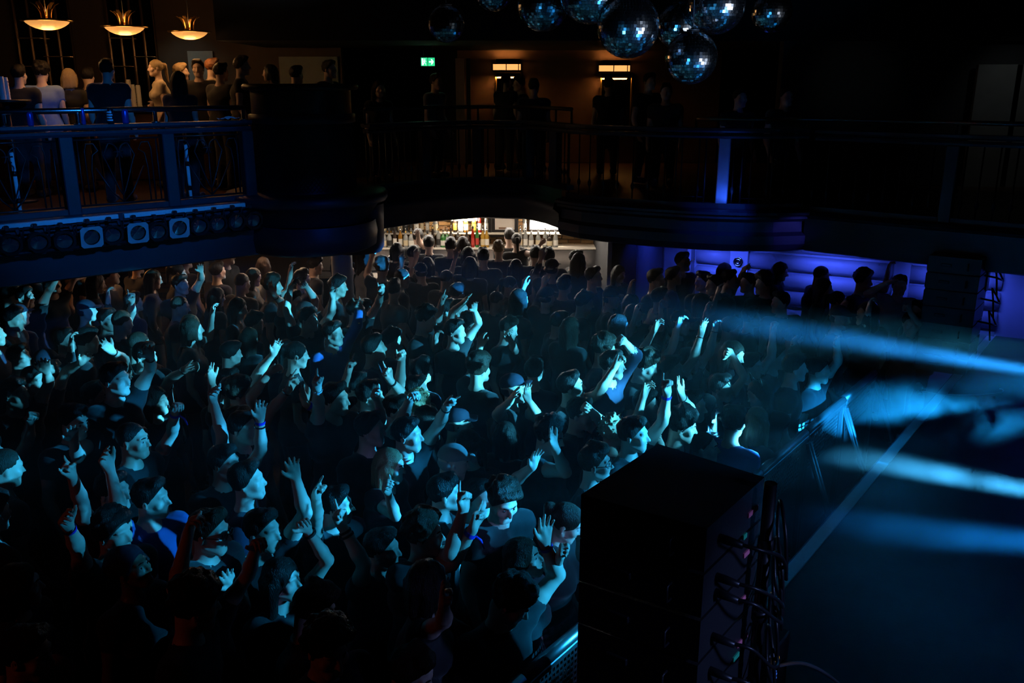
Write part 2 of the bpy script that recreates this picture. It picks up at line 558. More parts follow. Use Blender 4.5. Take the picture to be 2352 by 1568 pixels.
def head_prims(fd, H, M, s, mouth=0.0, fem=False, look=0):
    def P(a, b, c): return H + s * (M @ np.array([a, b, c]))
    jw = .054 if fem else .060
    fd.ell(P(0, -.012, .030), np.array([.074, .094, .088]) * s, M, k=.0)
    fd.ell(P(0, .026, -.036), np.array([jw, .066, .074]) * s, M, k=.03 * s)
    fd.cone(P(-.018, .066, -.094), P(.018, .066, -.094), .022 * s, .022 * s, .028 * s)
    for sx in (-1, 1):
        fd.cone(P(sx * .054, .0, -.055), P(sx * .020, .062, -.094), .018 * s, .016 * s, .02 * s)
        fd.cone(P(sx * .012, .084, .030), P(sx * .046, .070, .030), .011 * s, .010 * s, .012 * s)      # brow
        fd.ell(P(sx * .046, .062, -.024), np.array([.022, .018, .022]) * s, M, k=.026 * s)               # cheekbone
    for sx in (-1, 1):
        fd.ell(P(sx * .031, .094, .006), np.array([.018, .012, .011]) * s, M, k=.010 * s, op='sub')    # socket
        fd.ell(P(sx * .031, .073, .006), np.array([.014, .0125, .0125]) * s, M, k=.002)                # lid
    fd.cone(P(0, .086, .016), P(0, .110, -.026), .0075 * s, .0115 * s, .010 * s)                        # nose
    for sx in (-1, 1):
        fd.cone(P(sx * .010, .096, -.030), P(sx * .012, .094, -.030), .0075 * s, .0075 * s, .006 * s)
    o = mouth
    fd.cone(P(-.017, .084, -.054), P(.017, .084, -.054), .0075 * s, .0075 * s, .006 * s)
    fd.cone(P(0, .090, -.053), P(0, .090, -.0535), .0080 * s, .0080 * s, .006 * s)
    fd.cone(P(-.013, .083, -.070 - .012 * o), P(.013, .083, -.070 - .012 * o), .0085 * s, .0085 * s, .006 * s)
    fd.ell(P(0, .094, -.0625 - .005 * o), np.array([.020, .018, .0022 + .009 * o]) * s, M, k=.003 * s, op='sub')
    for sx in (-1, 1):                                                                                  # ears
        A = frame(M @ unit([sx * .35, .93, 0]), M @ np.array([0, -.12, 1.0]))
        fd.ell(P(sx * .077, -.012, -.008), np.array([.009, .019, .031]) * s, A, k=.004 * s)
        fd.ell(P(sx * .086, -.008, -.004), np.array([.006, .010, .017]) * s, A, k=.004 * s, op='sub')

HAIR_STYLES = ('short', 'curly', 'long', 'pony', 'cap', 'buzz', 'spiky', 'bob', 'swept', 'scarf', 'hood')
def hair_net(style, H, M, s, h, seed):
    def P(a, b, c): return H + s * (M @ np.array([a, b, c]))
    big = style in ('long', 'bob', 'pony')
    lo = H - s * np.array([.24] * 3) - (np.array([.06, .06, .26]) if big else 0)
    hi = H + s * np.array([.24] * 3)
    fd = Field(lo, hi, h)
    R3 = lambda a, b, c: np.array([a, b, c]) * s
    if style in ('short', 'swept'):
        fd.ell(P(0, -.014, .036), R3(.086, .104, .096), M, 0)
        fd.cone(P(-.03, .045, .10), P(.03, .05, .10), .036 * s, .036 * s, .03)
        if style == 'swept': fd.cone(P(.02, .07, .10), P(-.05, -.03, .12), .030 * s, .03 * s, .03)
        fd.wobble(.006 * s, 75, seed)
        fd.cut(P(0, .052, .052), M @ np.array([0, .78, -.62]))
        fd.cut(P(0, -.05, -.045), M @ np.array([0, -.25, -1]))
    elif style == 'curly':
        fd.ell(P(0, -.012, .046), R3(.093, .108, .100), M, 0)
        fd.cone(P(-.045, .055, .098), P(.045, .055, .098), .040 * s, .040 * s, .03)
        fd.cone(P(-.05, -.02, .125), P(.05, -.0, .128), .036 * s, .036 * s, .03)
        rs = np.random.RandomState(seed)
        for i in range(46):
            a = rs.uniform(0, 6.28); e = rs.uniform(-.15, 1.45)
            d = np.array([math.cos(a) * math.cos(e), math.sin(a) * math.cos(e), math.sin(e)])
            q = P(*(np.array([0, -.005, .046]) + d * np.array([.096, .112, .104])))
            fd.ell(q, np.array([.021, .021, .021]) * s * rs.uniform(.7, 1.25), None, k=.012)
        fd.wobble(.0055 * s, 110, seed)
        fd.cut(P(0, .060, .048), M @ np.array([0, .80, -.60]))
        fd.cut(P(0, -.05, -.05), M @ np.array([0, -.2, -1]))
    elif style in ('long', 'bob'):
        down = np.array([0, 0, -1.0])
        L = .30 if style == 'long' else .12
        fd.ell(P(0, -.014, .034), R3(.088, .106, .098), M, 0)
        for sx in (-.075, -.04, 0, .04, .075):
            a = P(sx, -.075 if abs(sx) < .07 else -.025, -.01)
            fd.cone(a, a + down * L * (1 if abs(sx) < .07 else .92) + M @ np.array([sx * .25, -.02, 0]), .043 * s, .026 * s, .03)
        if style == 'bob':
            for sx in (-.082, .082):
                fd.cone(P(sx, .01, .02), P(sx * .95, .03, -.085), .026 * s, .024 * s, .03)
        fd.wobble(.006 * s, 60, seed, (1.6, 1.6, .35))
        A = P(0, .045, .052)
        d = M @ np.array([0, .86, -.50])
        fd.ell(P(0, .105, -.03), R3(.066, .075, .105), M, k=.012, op='sub')
    elif style == 'pony':
        fd.ell(P(0, -.014, .034), R3(.083, .102, .094), M, 0)
        fd.ell(P(0, -.118, .05), R3(.034, .036, .034), M, .012)
        a = P(0, -.135, .045)
        fd.cone(a, a + np.array([0, 0, -.24]) + M @ np.array([.01, -.03, 0]), .032 * s, .014 * s, .02)
        fd.wobble(.004 * s, 70, seed, (1.6, 1.6, .4))
        fd.ell(P(0, .115, -.035), R3(.074, .082, .11), M, k=.01, op='sub')
        fd.cut(P(0, .03, -.02), M @ np.array([0, .75, -.8]))
    elif style == 'cap':
        fd.ell(P(0, -.010, .046), R3(.088, .104, .088), M, 0)
        fd.cut(P(0, 0, .040), M @ np.array([0, .10, -1]))
        fd.cone(P(-.035, .11, .046), P(.035, .11, .046), .05 * s, .05 * s, .004, flat=(M @ np.array([0, 0, 1.0]), 9.0))
        fd.ell(P(0, -.03, -.005), R3(.080, .076, .055), M, .006)
        fd.cut(P(0, .01, -.05), M @ np.array([0, .25, -1]))
        fd.wobble(.0015, 60, seed)
    elif style == 'buzz':
        fd.ell(P(0, -.014, .034), R3(.0775, .0975, .0915), M, 0)
        fd.wobble(.0012, 160, seed)
        fd.cut(P(0, .050, .056), M @ np.array([0, .80, -.60]))
        fd.cut(P(0, -.05, -.04), M @ np.array([0, -.1, -1]))
    elif style == 'spiky':
        fd.ell(P(0, -.014, .036), R3(.084, .102, .094), M, 0)
        rs = np.random.RandomState(seed)
        for i in range(150):
            a = rs.uniform(0, 6.28); e = rs.uniform(-.3, 1.5)
            d = np.array([math.cos(a) * math.cos(e), math.sin(a) * math.cos(e), math.sin(e)])
            p0 = np.array([0, -.014, .036]) + d * np.array([.08, .098, .09])
            tw = d + rs.normal(size=3) * .45
            fd.cone(P(*p0), P(*(p0 + unit(tw) * .030)), .010 * s, .004 * s, .004)
        fd.cut(P(0, .060, .040), M @ np.array([0, .80, -.60]))
        fd.cut(P(0, -.05, -.055), M @ np.array([0, -.2, -1]))
    elif style == 'scarf':
        fd.ell(P(0, -.020, .040), R3(.090, .112, .100), M, 0)
        fd.ell(P(0, -.105, .03), R3(.05, .05, .055), M, .03)
        fd.wobble(.004, 45, seed)
        fd.cut(P(0, .058, .046), M @ np.array([0, .86, -.50]))
        fd.cut(P(0, -.05, -.07), M @ np.array([0, -.1, -1]))
    elif style == 'hood':
        fd.ell(P(0, -.03, .02), R3(.105, .125, .125), M, 0)
        fd.cone(P(0, -.06, -.05), P(0, -.07, -.13), .085 * s, .10 * s, .04)
        fd.wobble(.005, 40, seed)
        fd.ell(P(0, .115, -.015), R3(.078, .10, .105), M, k=.01, op='sub')
    return fd.net()

SKIN = [mat('skin_fair', (.66, .47, .38), .46, noise=.10, nscale=9, bump=.05, bscale=180),
        mat('skin_tan', (.52, .34, .25), .46, noise=.10, nscale=9, bump=.05, bscale=180),
        mat('skin_deep', (.22, .125, .085), .40, noise=.10, nscale=9, bump=.05, bscale=180)]
HAIRM = {'black': mat('hair_black', (.010, .008, .007), .46, bump=.9, bscale=42, stretch=(5, 5, .9), noise=.5, nscale=30, spec=.28),
         'brown': mat('hair_brown', (.030, .017, .010), .46, bump=.9, bscale=42, stretch=(5, 5, .9), noise=.5, nscale=30, spec=.28),
         'blond': mat('hair_blond', (.34, .24, .12), .42, bump=.9, bscale=42, stretch=(5, 5, .9), noise=.4, nscale=30, spec=.7),
         'bleach': mat('hair_bleach', (.62, .52, .36), .45, bump=.9, bscale=42, stretch=(5, 5, .9), noise=.3, nscale=30, spec=.6),
         'ginger': mat('hair_ginger', (.20, .07, .02), .4, bump=.9, bscale=42, stretch=(5, 5, .9), noise=.4, nscale=30, spec=.7),
         'white': mat('cap_white', (.30, .30, .30), .8, noise=.1, bump=.1, bscale=300),
         'navy': mat('cap_navy', (.012, .016, .035), .85, bump=.1, bscale=300)}
CLOTH = {}
def cloth(c):
    tab = {'black': (.010, .010, .012), 'charcoal': (.028, .028, .032), 'navy': (.012, .018, .05), 'blue': (.035, .085, .30), 'white': (.62, .62, .62),
           'grey': (.20, .20, .21), 'tee_white': (.55, .55, .55), 'cream': (.62, .50, .34), 'denim': (.04, .06, .12), 'red': (.25, .03, .03), 'pale_blue': (.22, .34, .55), 'olive': (.07, .07, .035)}
    if c not in CLOTH:
        CLOTH[c] = mat('cloth_' + c, tab[c], .85, noise=.25, nscale=14, bump=.22, bscale=260, sheen=.15)
    return CLOTH[c]
EYE = mat('eye_white', (.40, .40, .40), .15, spec=.6)
IRIS = mat('eye_iris', (.02, .015, .01), .1, spec=.6)
BROW = mat('eyebrow_hair', (.015, .010, .008), .7, bump=.3, bscale=200)

def solve_on_ray(S, L, px, py, pick):
    """point at distance L from S on the sight line through a pixel; pick 'n'earer or 'f'arther; else the closest reach"""
    r = ray(px, py)
    a = r @ r; b = 2 * r @ (CAM - S); c = (CAM - S) @ (CAM - S) - L * L
    D = b * b - 4 * a * c
    if D < 0:
        t = -b / (2 * a)
        return S + unit(CAM + r * t - S) * L
    t = (-b - math.sqrt(D)) / (2 * a) if pick == 'n' else (-b + math.sqrt(D)) / (2 * a)
    return CAM + r * t

def make_person(head, face=0, pitch=0, tilt=0, body=None, sc=1.0, fem=False, skin=0, hair='short', hcol='brown', shirt='black', sleeve=.45,
                legs='charcoal', arms=(None, None), mouth=0.0, lean=(0, 0), lod=1, seed=0, eyes=True, collar=0.0, strap=False, name='person'):
    """head: world point of the head's middle. face/body: world heading in degrees (0 = +x, -90 = to the camera).
    arms: (left, right), each None or dict(E=, W=, D=, palm=, pose=) with world points; feet stand on floor z0."""
    H = np.array(head, float)
    z0 = 0.0 if H[2] < 2.3 else FLOOR2
    body = face if body is None else body
    bf = np.array([math.cos(R(body)), math.sin(R(body)), 0]); br = np.array([bf[1], -bf[0], 0]); up = np.array([0, 0, 1.0])
    hf = np.array([math.cos(R(face)) * math.cos(R(pitch)), math.sin(R(face)) * math.cos(R(pitch)), math.sin(R(pitch))])
    M = frame(hf, rot_about(up, unit(hf), tilt))
    s = 1.0 * sc * (.94 if fem else 1.0)
    g = (.86 if fem else 1.0) * sc
    hh = {0: (.0076, .0115, .0058), 1: (.0100, .0155, .0078), 2: (.0130, .0195, .0100)}[lod]
    nb = H + M @ np.array([0, -.035, -.075]) * s + np.array([lean[0] * .1, lean[1] * .1, -.105 * sc])     # base of the neck
    hipz = z0 + (H[2] - z0) * .585
    hip = np.array([nb[0] - bf[0] * .02 + lean[0] * .4, nb[1] - bf[1] * .02 + lean[1] * .4, hipz])
    ch = nb + np.array([0, 0, -.17 * sc]) - bf * .005
    ch[:2] += (hip[:2] - nb[:2]) * .3
    wa = hip + (ch - hip) * .45
    sw = (.155 if fem else .18) * sc
    sh = []
    for i, sg in enumerate((-1, 1)):
        up_ = .0
        a = arms[i]
        if a is not None and a['E'][2] > nb[2] - .12: up_ = .045
        sh.append(nb + br * sg * (sw - up_ * .5) + np.array([0, 0, -.055 * sc + up_]) + bf * .005)
    A = []
    for i, sg in enumerate((-1, 1)):
        a = arms[i]
        if a is None:
            E = sh[i] + np.array([0, 0, -.285 * sc]) + br * sg * .05 + bf * -.02
            W = E + np.array([0, 0, -.22 * sc]) + bf * .12
            A.append(dict(E=E, W=W, D=unit(W - E), palm=-br * sg, pose='relax', low=True))
        else:
            A.append(dict(a, low=False))
    # body under the clothes and legs: coarse
    parts = []
    allp = np.stack([nb, hip] + sh)
    lo = np.minimum(allp.min(0), [hip[0], hip[1], z0]) - .30; hi = allp.max(0) + .12
    lo[2] = z0 - .01
    def torso(fd, inf, k=.05):
        fd.cone(ch - br * .085 * g, ch + br * .085 * g, .108 * g + inf, .108 * g + inf, k)
        if fem:
            for sg in (-1, 1): fd.ell(ch + br * sg * .07 + bf * .085 + np.array([0, 0, -.02]), np.array([.06, .06, .06]) + inf, None, k)
        fd.cone(ch, wa, .120 * g + inf, .105 * g + inf, k)
        fd.cone(wa - br * .05, wa + br * .05, .098 * g + inf, .098 * g + inf, k)
        fd.cone(hip - br * .07, hip + br * .07, .108 + inf, .108 + inf, k)
        for i in (0, 1):
            fd.cone(nb + np.array([0, 0, -.03]), sh[i], .055 * g + inf, .052 * g + inf, k)
            fd.cone(sh[i], ch, .056 * g + inf, .07 * g + inf, k)
    fd = Field(lo, hi, .046)
    torso(fd, 0)
    feet = []
    for sg in (-1, 1):
        knee = np.array([hip[0], hip[1], 0]) + br * sg * .10 + bf * .03 + np.array([0, 0, z0 + (hipz - z0) * .54])
        ank = np.array([hip[0], hip[1], 0]) + br * sg * .11 - bf * .02 + np.array([0, 0, z0 + .09])
        feet.append((knee, ank))
        fd.cone(hip + br * sg * .09, knee, .085, .056, .03)
        fd.cone(knee, ank, .056, .040, .02)
        fd.cone(ank, ank + bf * .15 + np.array([0, 0, -.05]), .042, .034, .02)
    fd.cone(nb, nb + np.array([0, 0, .05]), .05 * g, .05 * g, .02)
    parts.append(fd.net())
    # head and neck
    hl = H - .15 * s; hl[2] = nb[2] - .05
    fd = Field(hl, H + .15 * s, hh[0])
    head_prims(fd, H, M, s, mouth, fem)
    nr = (.045 if fem else .053) * sc
    fd.cone(H + M @ np.array([0, -.028, -.06]) * s, nb + np.array([0, 0, -.02]), nr, nr * 1.08, .03)
    for i in (0, 1):
        fd.cone(nb + np.array([0, 0, -.03]), sh[i], .055 * g, .052 * g, .05)
    parts.append(fd.net())
    # arms and hands
    ag = .84 if fem else 1.0
    for i, a in enumerate(A):
        S, E, W = sh[i], a['E'], a['W']
        m1 = E + (W - E) * .28
        P3 = np.stack([S, E, W])
        fd = Field(P3.min(0) - .085, P3.max(0) + .085, hh[1] * (1.5 if a['low'] else 1))
        fd.cone(S, S + (E - S) * .5, .056 * ag, .049 * ag, .02)
        fd.cone(S + (E - S) * .45, E, .049 * ag, .040 * ag, .02)
        fd.cone(E, m1, .040 * ag, .043 * ag, .015)
        fd.cone(m1, W, .043 * ag, .0265 * ag, .015)
        fd.cone(W, W + unit(a['D']) * .03, .0265 * ag, .024 * ag, .012)
        fd.cone(nb + np.array([0, 0, -.03]), S, .055 * g, .052 * g, .05)
        parts.append(fd.net())
        hd = a['D']
        fd = Field(np.minimum(W + hd * .02, W + hd * .13) - .088, np.maximum(W + hd * .02, W + hd * .13) + .088, hh[2] * (1.6 if a['low'] else 1))
        fd.cone(m1, W, .043 * ag, .0265 * ag, .015)
        fd.cone(W, W + unit(hd) * .03, .0265 * ag, .024 * ag, .012)
        hand_prims(fd, W, hd, a['palm'], (1 if i == 0 else -1), a['pose'], (.92 if fem else 1.0) * sc)
        parts.append(fd.net())
    V, Q = join_nets(parts)
    base = np.array([hip[0], hip[1], z0])
    root = link_mesh(name, np_mesh(name, V - base, Q), SKIN[skin], None, tuple(base))
    # shirt
    lo2 = np.stack([nb, hip] + sh + [sh[i] + (A[i]['E'] - sh[i]) * min(1, sleeve) for i in (0, 1)] + ([A[i]['W'] for i in (0, 1)] if sleeve > 1 else []))
    fd = Field(lo2.min(0) - .20, lo2.max(0) + .20, (.020, .027, .033)[lod])
    torso(fd, .016, .05)
    fd.cone(hip - br * .06, hip + br * .06, .132, .132, .04)
    fd.cone(hip - br * .07 - np.array([0, 0, .09]), hip + br * .07 - np.array([0, 0, .09]), .135, .135, .04)
    if not strap:
        f2 = Field(lo2.min(0) - .20, lo2.max(0) + .20, fd.h)
        for i in (0, 1):
            S, E, W = sh[i], A[i]['E'], A[i]['W']
            f2.cone(S, S + (E - S) * min(sleeve, 1), .068 * ag, (.064 if sleeve < 1 else .056) * ag, 0)
            if sleeve > 1: f2.cone(E, E + (W - E) * (sleeve - 1), .056 * ag, .042 * ag, .02)
        for i in (0, 1):
            S, E = sh[i], A[i]['E']
            if sleeve > 1: continue
            d = unit(E - S); c0 = S + (E - S) * sleeve      # trim the rounded end of the sleeve to a hem
            X = f2.ax
            dd = (X[0][:, None, None] - c0[0]) * d[0] + (X[1][None, :, None] - c0[1]) * d[1] + (X[2][None, None, :] - c0[2]) * d[2]
            rr = np.sqrt((X[0][:, None, None] - c0[0]) ** 2 + (X[1][None, :, None] - c0[1]) ** 2 + (X[2][None, None, :] - c0[2]) ** 2)
            f2.F = np.where(rr < .12, np.maximum(f2.F, dd), f2.F)
        hm = np.clip(.5 + .5 * (fd.F - f2.F) / .03, 0, 1)
        fd.F = fd.F * (1 - hm) + f2.F * hm - .03 * hm * (1 - hm)
    fd.wobble(.0045, 38, seed + 3)
    fd.cone(nb + bf * .012 + np.array([0, 0, .022 + collar]), nb + bf * .012 + np.array([0, 0, .25]), .060 * g, .16, .012, op='sub')
    fd.cut(hip - np.array([0, 0, .10]), (0, 0, -1))
    V, Q = fd.net()
    link_mesh('shirt', np_mesh('shirt', V - base, Q), cloth(shirt), root)
    # trousers
    fd = Field(np.array([hip[0] - .32, hip[1] - .32, z0 + .03]), np.array([hip[0] + .32, hip[1] + .32, hipz + .08]), .05)
    fd.cone(hip - br * .07, hip + br * .07, .120, .120, .04)
    for (sg, (knee, ank)) in zip((-1, 1), feet):
        fd.cone(hip + br * sg * .09, knee, .10, .078, .03)
        fd.cone(knee, ank, .078, .066, .02)
    fd.cut((0, 0, hipz + .03), (0, 0, 1)); fd.cut((0, 0, z0 + .07), (0, 0, -1))
    V, Q = fd.net()
    link_mesh('trousers', np_mesh('trousers', V - base, Q), cloth(legs), root)
    if z0 > 1:        # shoes show through the balustrade
        for (knee, ank) in feet:
            fd = Field(np.minimum(ank, ank + bf * .2) - .1, np.maximum(ank, ank + bf * .2) + .1, .022)
            toe = ank + bf * .17; toe[2] = z0 + .045; heel = ank - bf * .03; heel[2] = z0 + .045
            fd.cone(heel, toe, .052, .046, .02); fd.cone(ank, ank - np.array([0, 0, .05]), .052, .055, .02); fd.cut((0, 0, z0 + .002), (0, 0, -1))
            V, Q = fd.net()
            link_mesh('shoe', np_mesh('shoe', V - base, Q), cloth('black'), root)
    # hair or headgear
    if hair:
        V, Q = hair_net(hair, H, M, s, hh[0] * (1.05 if hair in ('curly', 'spiky', 'cap') else 1.25), seed)
        nm = {'cap': 'cap', 'scarf': 'head_scarf', 'hood': 'hood'}.get(hair, 'hair')
        link_mesh(nm, np_mesh(nm, V - base, Q), HAIRM[hcol] if hair != 'hood' else cloth(shirt), root)
    if eyes and lod < 2:
        for sx in (-1, 1):
            mb = MB()
            c = H + s * (M @ np.array([sx * .031, .0735, .0045]))
            me = eye_mesh()
            o = link_mesh('eye', me, None, root)
            Mx = Matrix([list(M[0]), list(M[1]), list(M[2])]).to_4x4()
            o.matrix_local = Matrix.Translation(Vector(c - base)) @ Mx @ Matrix.Scale(s, 4)
            mb = MB()
            pts = [H + s * (M @ np.array([sx * (.014 + .011 * t), .0955 - .0028 * t * t, .029 + .004 * t - .0018 * t * t])) - base for t in (0, 1, 2, 3)]
            mb.tube(pts, [.0032 * s, .0042 * s, .0038 * s, .0018 * s], 6)
            mb.build('eyebrow', BROW, root, fix=False)
    root['_sh'] = [float(x) for p in sh for x in p]
    return root, dict(nb=nb, sh=sh, hip=hip, base=base, H=H, M=M, A=A, s=s, br=br, bf=bf)
_eye = []
def eye_mesh():
    if not _eye:
        mb = MB()
        prof = [(.0125 * math.sin(R(a)), .0125 * math.cos(R(a))) for a in (0.5, 24, 32, 60, 90, 120, 150, 179.5)]
        mb.lathe(prof, n=12)
        me = mb.mesh('eye')
        for v in me.vertices:      # turn the pole to +y (the gaze)
            x, y, z = v.co; v.co = (x, z, -y)
        me.materials.append(EYE); me.materials.append(IRIS)
        for p in me.polygons:
            if p.center[1] > .0095: p.material_index = 1
        _eye.append(me)
    return _eye[0]

# ------------------------------------------------------------------ the hall
FLOOR2 = 2.55          # balcony floor
UNDER = 2.08           # balcony underside
STAGE = 1.0
M_BLACK = mat('black_paint', (.012, .013, .016), .6, noise=.3, nscale=4, bump=.08, bscale=40)
M_WALL = mat('hall_wall_dark', (.022, .024, .028), .75, noise=.3, nscale=3, bump=.15, bscale=30)
M_CEIL = mat('hall_ceiling', (.004, .004, .005), .9, noise=.3, nscale=3, bump=.1, bscale=20)
M_FASCIA = mat('balcony_navy_paint', (.030, .033, .048), .42, noise=.15, nscale=5, bump=.05, bscale=60)
M_FLOOR = mat('dance_floor', (.02, .018, .017), .35, noise=.4, nscale=6, bump=.1, bscale=30)
M_STAGE = mat('stage_deck', (.045, .05, .055), .42, noise=.35, nscale=7, bump=.2, bscale=120)
M_STRIP = mat('white_edge_strip', (.72, .74, .76), .55, noise=.12, nscale=40)
M_IRON = mat('black_iron', (.03, .03, .034), .42, metal=.6, bump=.1, bscale=90)
M_RAIL = mat('brushed_steel_rail', (.42, .43, .45), .26, metal=1.0, bump=.05, bscale=150)
M_CHROME = mat('chrome', (.7, .7, .72), .12, metal=1.0)
M_BRASS = mat('brass', (.55, .36, .12), .28, metal=1.0, noise=.1)
M_WOOD = mat('dark_wood', (.05, .026, .014), .38, noise=.4, nscale=8, stretch=(1, 8, 8), bump=.1)
M_PLASTIC = mat('black_plastic', (.008, .008, .009), .45, bump=.1, bscale=300)
M_GRILLE = mat('speaker_grille', (.010, .010, .011), .6, bump=.6, bscale=500)

# stage axis: the barrier and the stage edge run along AX, the crowd faces NX
AX = unit(np.array([2.40, 3.21, 0])); NX = np.array([AX[1], -AX[0], 0])
BAR0 = np.array([.11, 3.81, 0])                     # a point of the barrier
EDGE0 = np.array([1.37, 4.59, 0])                   # a point of the stage edge

def struct(name, mb, m, label=None, parent=None, fix=True):
    o = mb.build(name, m, parent, fix=fix)
    if parent is None: tag(o, label, None, None, 'structure')
    return o
# floor, ceiling, outer walls
struct('floor', MB().box((0, 9, -.05), (24, 26, .1)), M_FLOOR, 'dark dance floor under the crowd')
struct('ceiling', MB().box((0, 9, 6.55), (24, 26, .1)), M_CEIL, 'black hall ceiling high above the disco balls')
struct('wall_left', MB().box((-11.0, 9, 3.25), (.2, 26, 6.5)), M_WALL, 'dark side wall of the hall')
struct('wall_right', MB().box((11.0, 9, 3.25), (.2, 26, 6.5)), M_WALL, 'dark wall behind the stage wings')
struct('wall_front', MB().box((0, -3.8, 3.25), (22, .2, 6.5)), M_WALL, 'dark wall behind the viewer')
# rear wall of the balcony level with a warm painted stretch
struct('wall_back', MB().box((0, 18.2, 3.25), (22, .2, 6.5)), M_WALL, 'dark rear wall beyond the balcony')

# balcony edge, left to right, with the hall on its right-hand side
def bow(p, q, n, off):
    p = np.array(p, float); q = np.array(q, float); d = q - p; nn = unit(np.array([d[1], -d[0]]))
    return [tuple(p + d * t + nn * off * 4 * t * (1 - t)) for t in np.linspace(0, 1, n + 1)]
LEFT_A, LEFT_B = (-7.6, 6.05), (-3.0, 10.06)
DRUM = np.array([-2.45, 10.75])
PATH_LEFT = [LEFT_A, (-4.92, 8.41), LEFT_B]
PATH_BAR = [(-2.6, 10.9), (-1.75, 11.5), (-1.1, 12.25), (-.45, 12.62), (.15, 12.5), (.45, 12.0), (.62, 11.55)]
PATH_BULGE = [(.62, 11.55), (.86, 11.22), (1.18, 10.98), (1.62, 10.72), (2.09, 10.52), (2.4, 10.42), (2.71, 10.36), (3.05, 10.36), (3.43, 10.42)]
PATH_RIGHT = [(3.43, 10.42), (4.58, 9.5), (6.6, 7.95), (8.5, 6.45)]
fascia_prof = [(-2.6, UNDER + .12), (-.35, UNDER + .1), (-.12, UNDER), (0, UNDER + .02), (.02, UNDER + .30), (.05, UNDER + .33), (.05, UNDER + .40), (-.02, UNDER + .42),
               (-.02, FLOOR2), (-.25, FLOOR2)]
struct('balcony_fascia_left', MB().sweep([LEFT_A, (-4.92, 8.41), LEFT_B, (-2.7, 10.3)], [(-2.6, UNDER + .12), (-.3, UNDER + .1), (-.1, UNDER), (0, UNDER + .03), (0, FLOOR2 + .04), (.10, FLOOR2 + .06), (.10, FLOOR2 + .18), (-.25, FLOOR2 + .18), (-.25, FLOOR2 - .02)]), M_FASCIA,
       'dark blue-lit front of the left balcony carrying stage lamps')
struct('balcony_fascia_bar', MB().sweep(PATH_BAR, [(-2.6, UNDER + .3), (-.6, UNDER + .16), (-.15, UNDER + .06), (0, UNDER + .1), (.02, UNDER + .3), (.10, UNDER + .36), (.08, UNDER + .44), (-.02, UNDER + .46), (-.02, FLOOR2 + .12), (-.25, FLOOR2 + .12)], smooth=True), M_FASCIA,
       'curved black balcony front above the lit bar')
struct('balcony_fascia_bulge', MB().sweep(PATH_BULGE, [(-1.4, UNDER + .1), (-.3, UNDER + .05), (-.1, UNDER), (0, UNDER + .03), (.03, UNDER + .10), (.03, UNDER + .20), (-.02, UNDER + .24), (-.02, UNDER + .36), (.05, UNDER + .40), (.05, UNDER + .43), (.09, UNDER + .45), (.09, UNDER + .48), (.03, UNDER + .50), (-.25, UNDER + .50)], smooth=False), M_FASCIA,
       'bulging rounded balcony front with stepped mouldings')
struct('balcony_fascia_right', MB().sweep(PATH_RIGHT, [(-1.6, UNDER + .1), (-.3, UNDER + .05), (-.1, UNDER), (0, UNDER + .03), (.02, UNDER + .4), (.06, UNDER + .44), (.0, FLOOR2), (-.25, FLOOR2)]), M_FASCIA,
       'dark straight balcony front running towards the stage')
# balcony floors: one slab behind each run
def slab(name, poly, z0, z1, m, label):
    mb = MB(); n = len(poly)
    V = [(x, y, z0) for x, y in poly] + [(x, y, z1) for x, y in poly]
    F = [tuple(range(n))[::-1], tuple(range(n, 2 * n))] + [(i, (i + 1) % n, n + (i + 1) % n, n + i) for i in range(n)]
    mb.add(V, F)
    return struct(name, mb, m, label)
slab('floor_balcony_left', [(-7.75, 6.3), (-3.15, 10.25), (-2.7, 11.2), (-1.9, 11.8), (-1.25, 12.5), (-.55, 12.9), (-.5, 18.1), (-10.8, 18.1), (-10.8, 6.3)], FLOOR2 - .12, FLOOR2 - .01, M_WOOD, 'balcony floor of the upper bar')
slab('floor_balcony_right', [(-.5, 12.9), (.3, 12.75), (.6, 12.2), (.8, 11.7), (1.3, 11.2), (2.2, 10.72), (2.75, 10.56), (3.4, 10.62), (4.7, 9.7), (8.6, 6.7), (10.8, 6.7), (10.8, 18.1), (-.5, 18.1)], FLOOR2 - .12, FLOOR2 - .01, M_WOOD, 'balcony floor on the far side')

# round drum at the corner of the left balcony
o = struct('drum_tower', MB().lathe([(0, UNDER), (.5, UNDER), (.72, UNDER + .005), (.80, UNDER + .05), (.82, UNDER + .20), (.80, UNDER + .34)], (DRUM[0], DRUM[1], 0), 48), M_FASCIA, 'big round drum at the corner of the balcony')
struct('drum_ring', MB().lathe([(.70, UNDER + .34), (.86, UNDER + .56), (.93, UNDER + .57), (.95, UNDER + .60), (.95, UNDER + .67), (.93, UNDER + .69), (.5, UNDER + .70)], (DRUM[0], DRUM[1], 0), 48), M_FASCIA, parent=o)
struct('drum_shaft', MB().lathe([(.58, UNDER + .68), (.58, FLOOR2 + .42)] , (DRUM[0], DRUM[1], 0), 48).lathe([(.56, FLOOR2 + .40), (.56, FLOOR2 + 1.12)], (DRUM[0], DRUM[1], 0), 48), M_FASCIA, parent=o)
def perforated(name, r, z0, z1, m, parent):
    """woven metal lattice wrapped round the drum"""
    mb = MB(); n = 76; rows = 26
    for sgn in (1, -1):
        for k in range(n):
            pts = []
            for j in range(0, rows + 1, 2):
                a = 2 * math.pi * (k + sgn * j * .5) / n
                pts.append((DRUM[0] + r * math.cos(a), DRUM[1] + r * math.sin(a), z0 + (z1 - z0) * j / rows))
            mb.tube(pts, .004, 3, cap=False)
    q = mb.build(name, m, parent, fix=False); tag(q, kind='stuff'); return q
perforated('lattice_mesh', .585, UNDER + .72, FLOOR2 + 1.0, M_IRON, o)
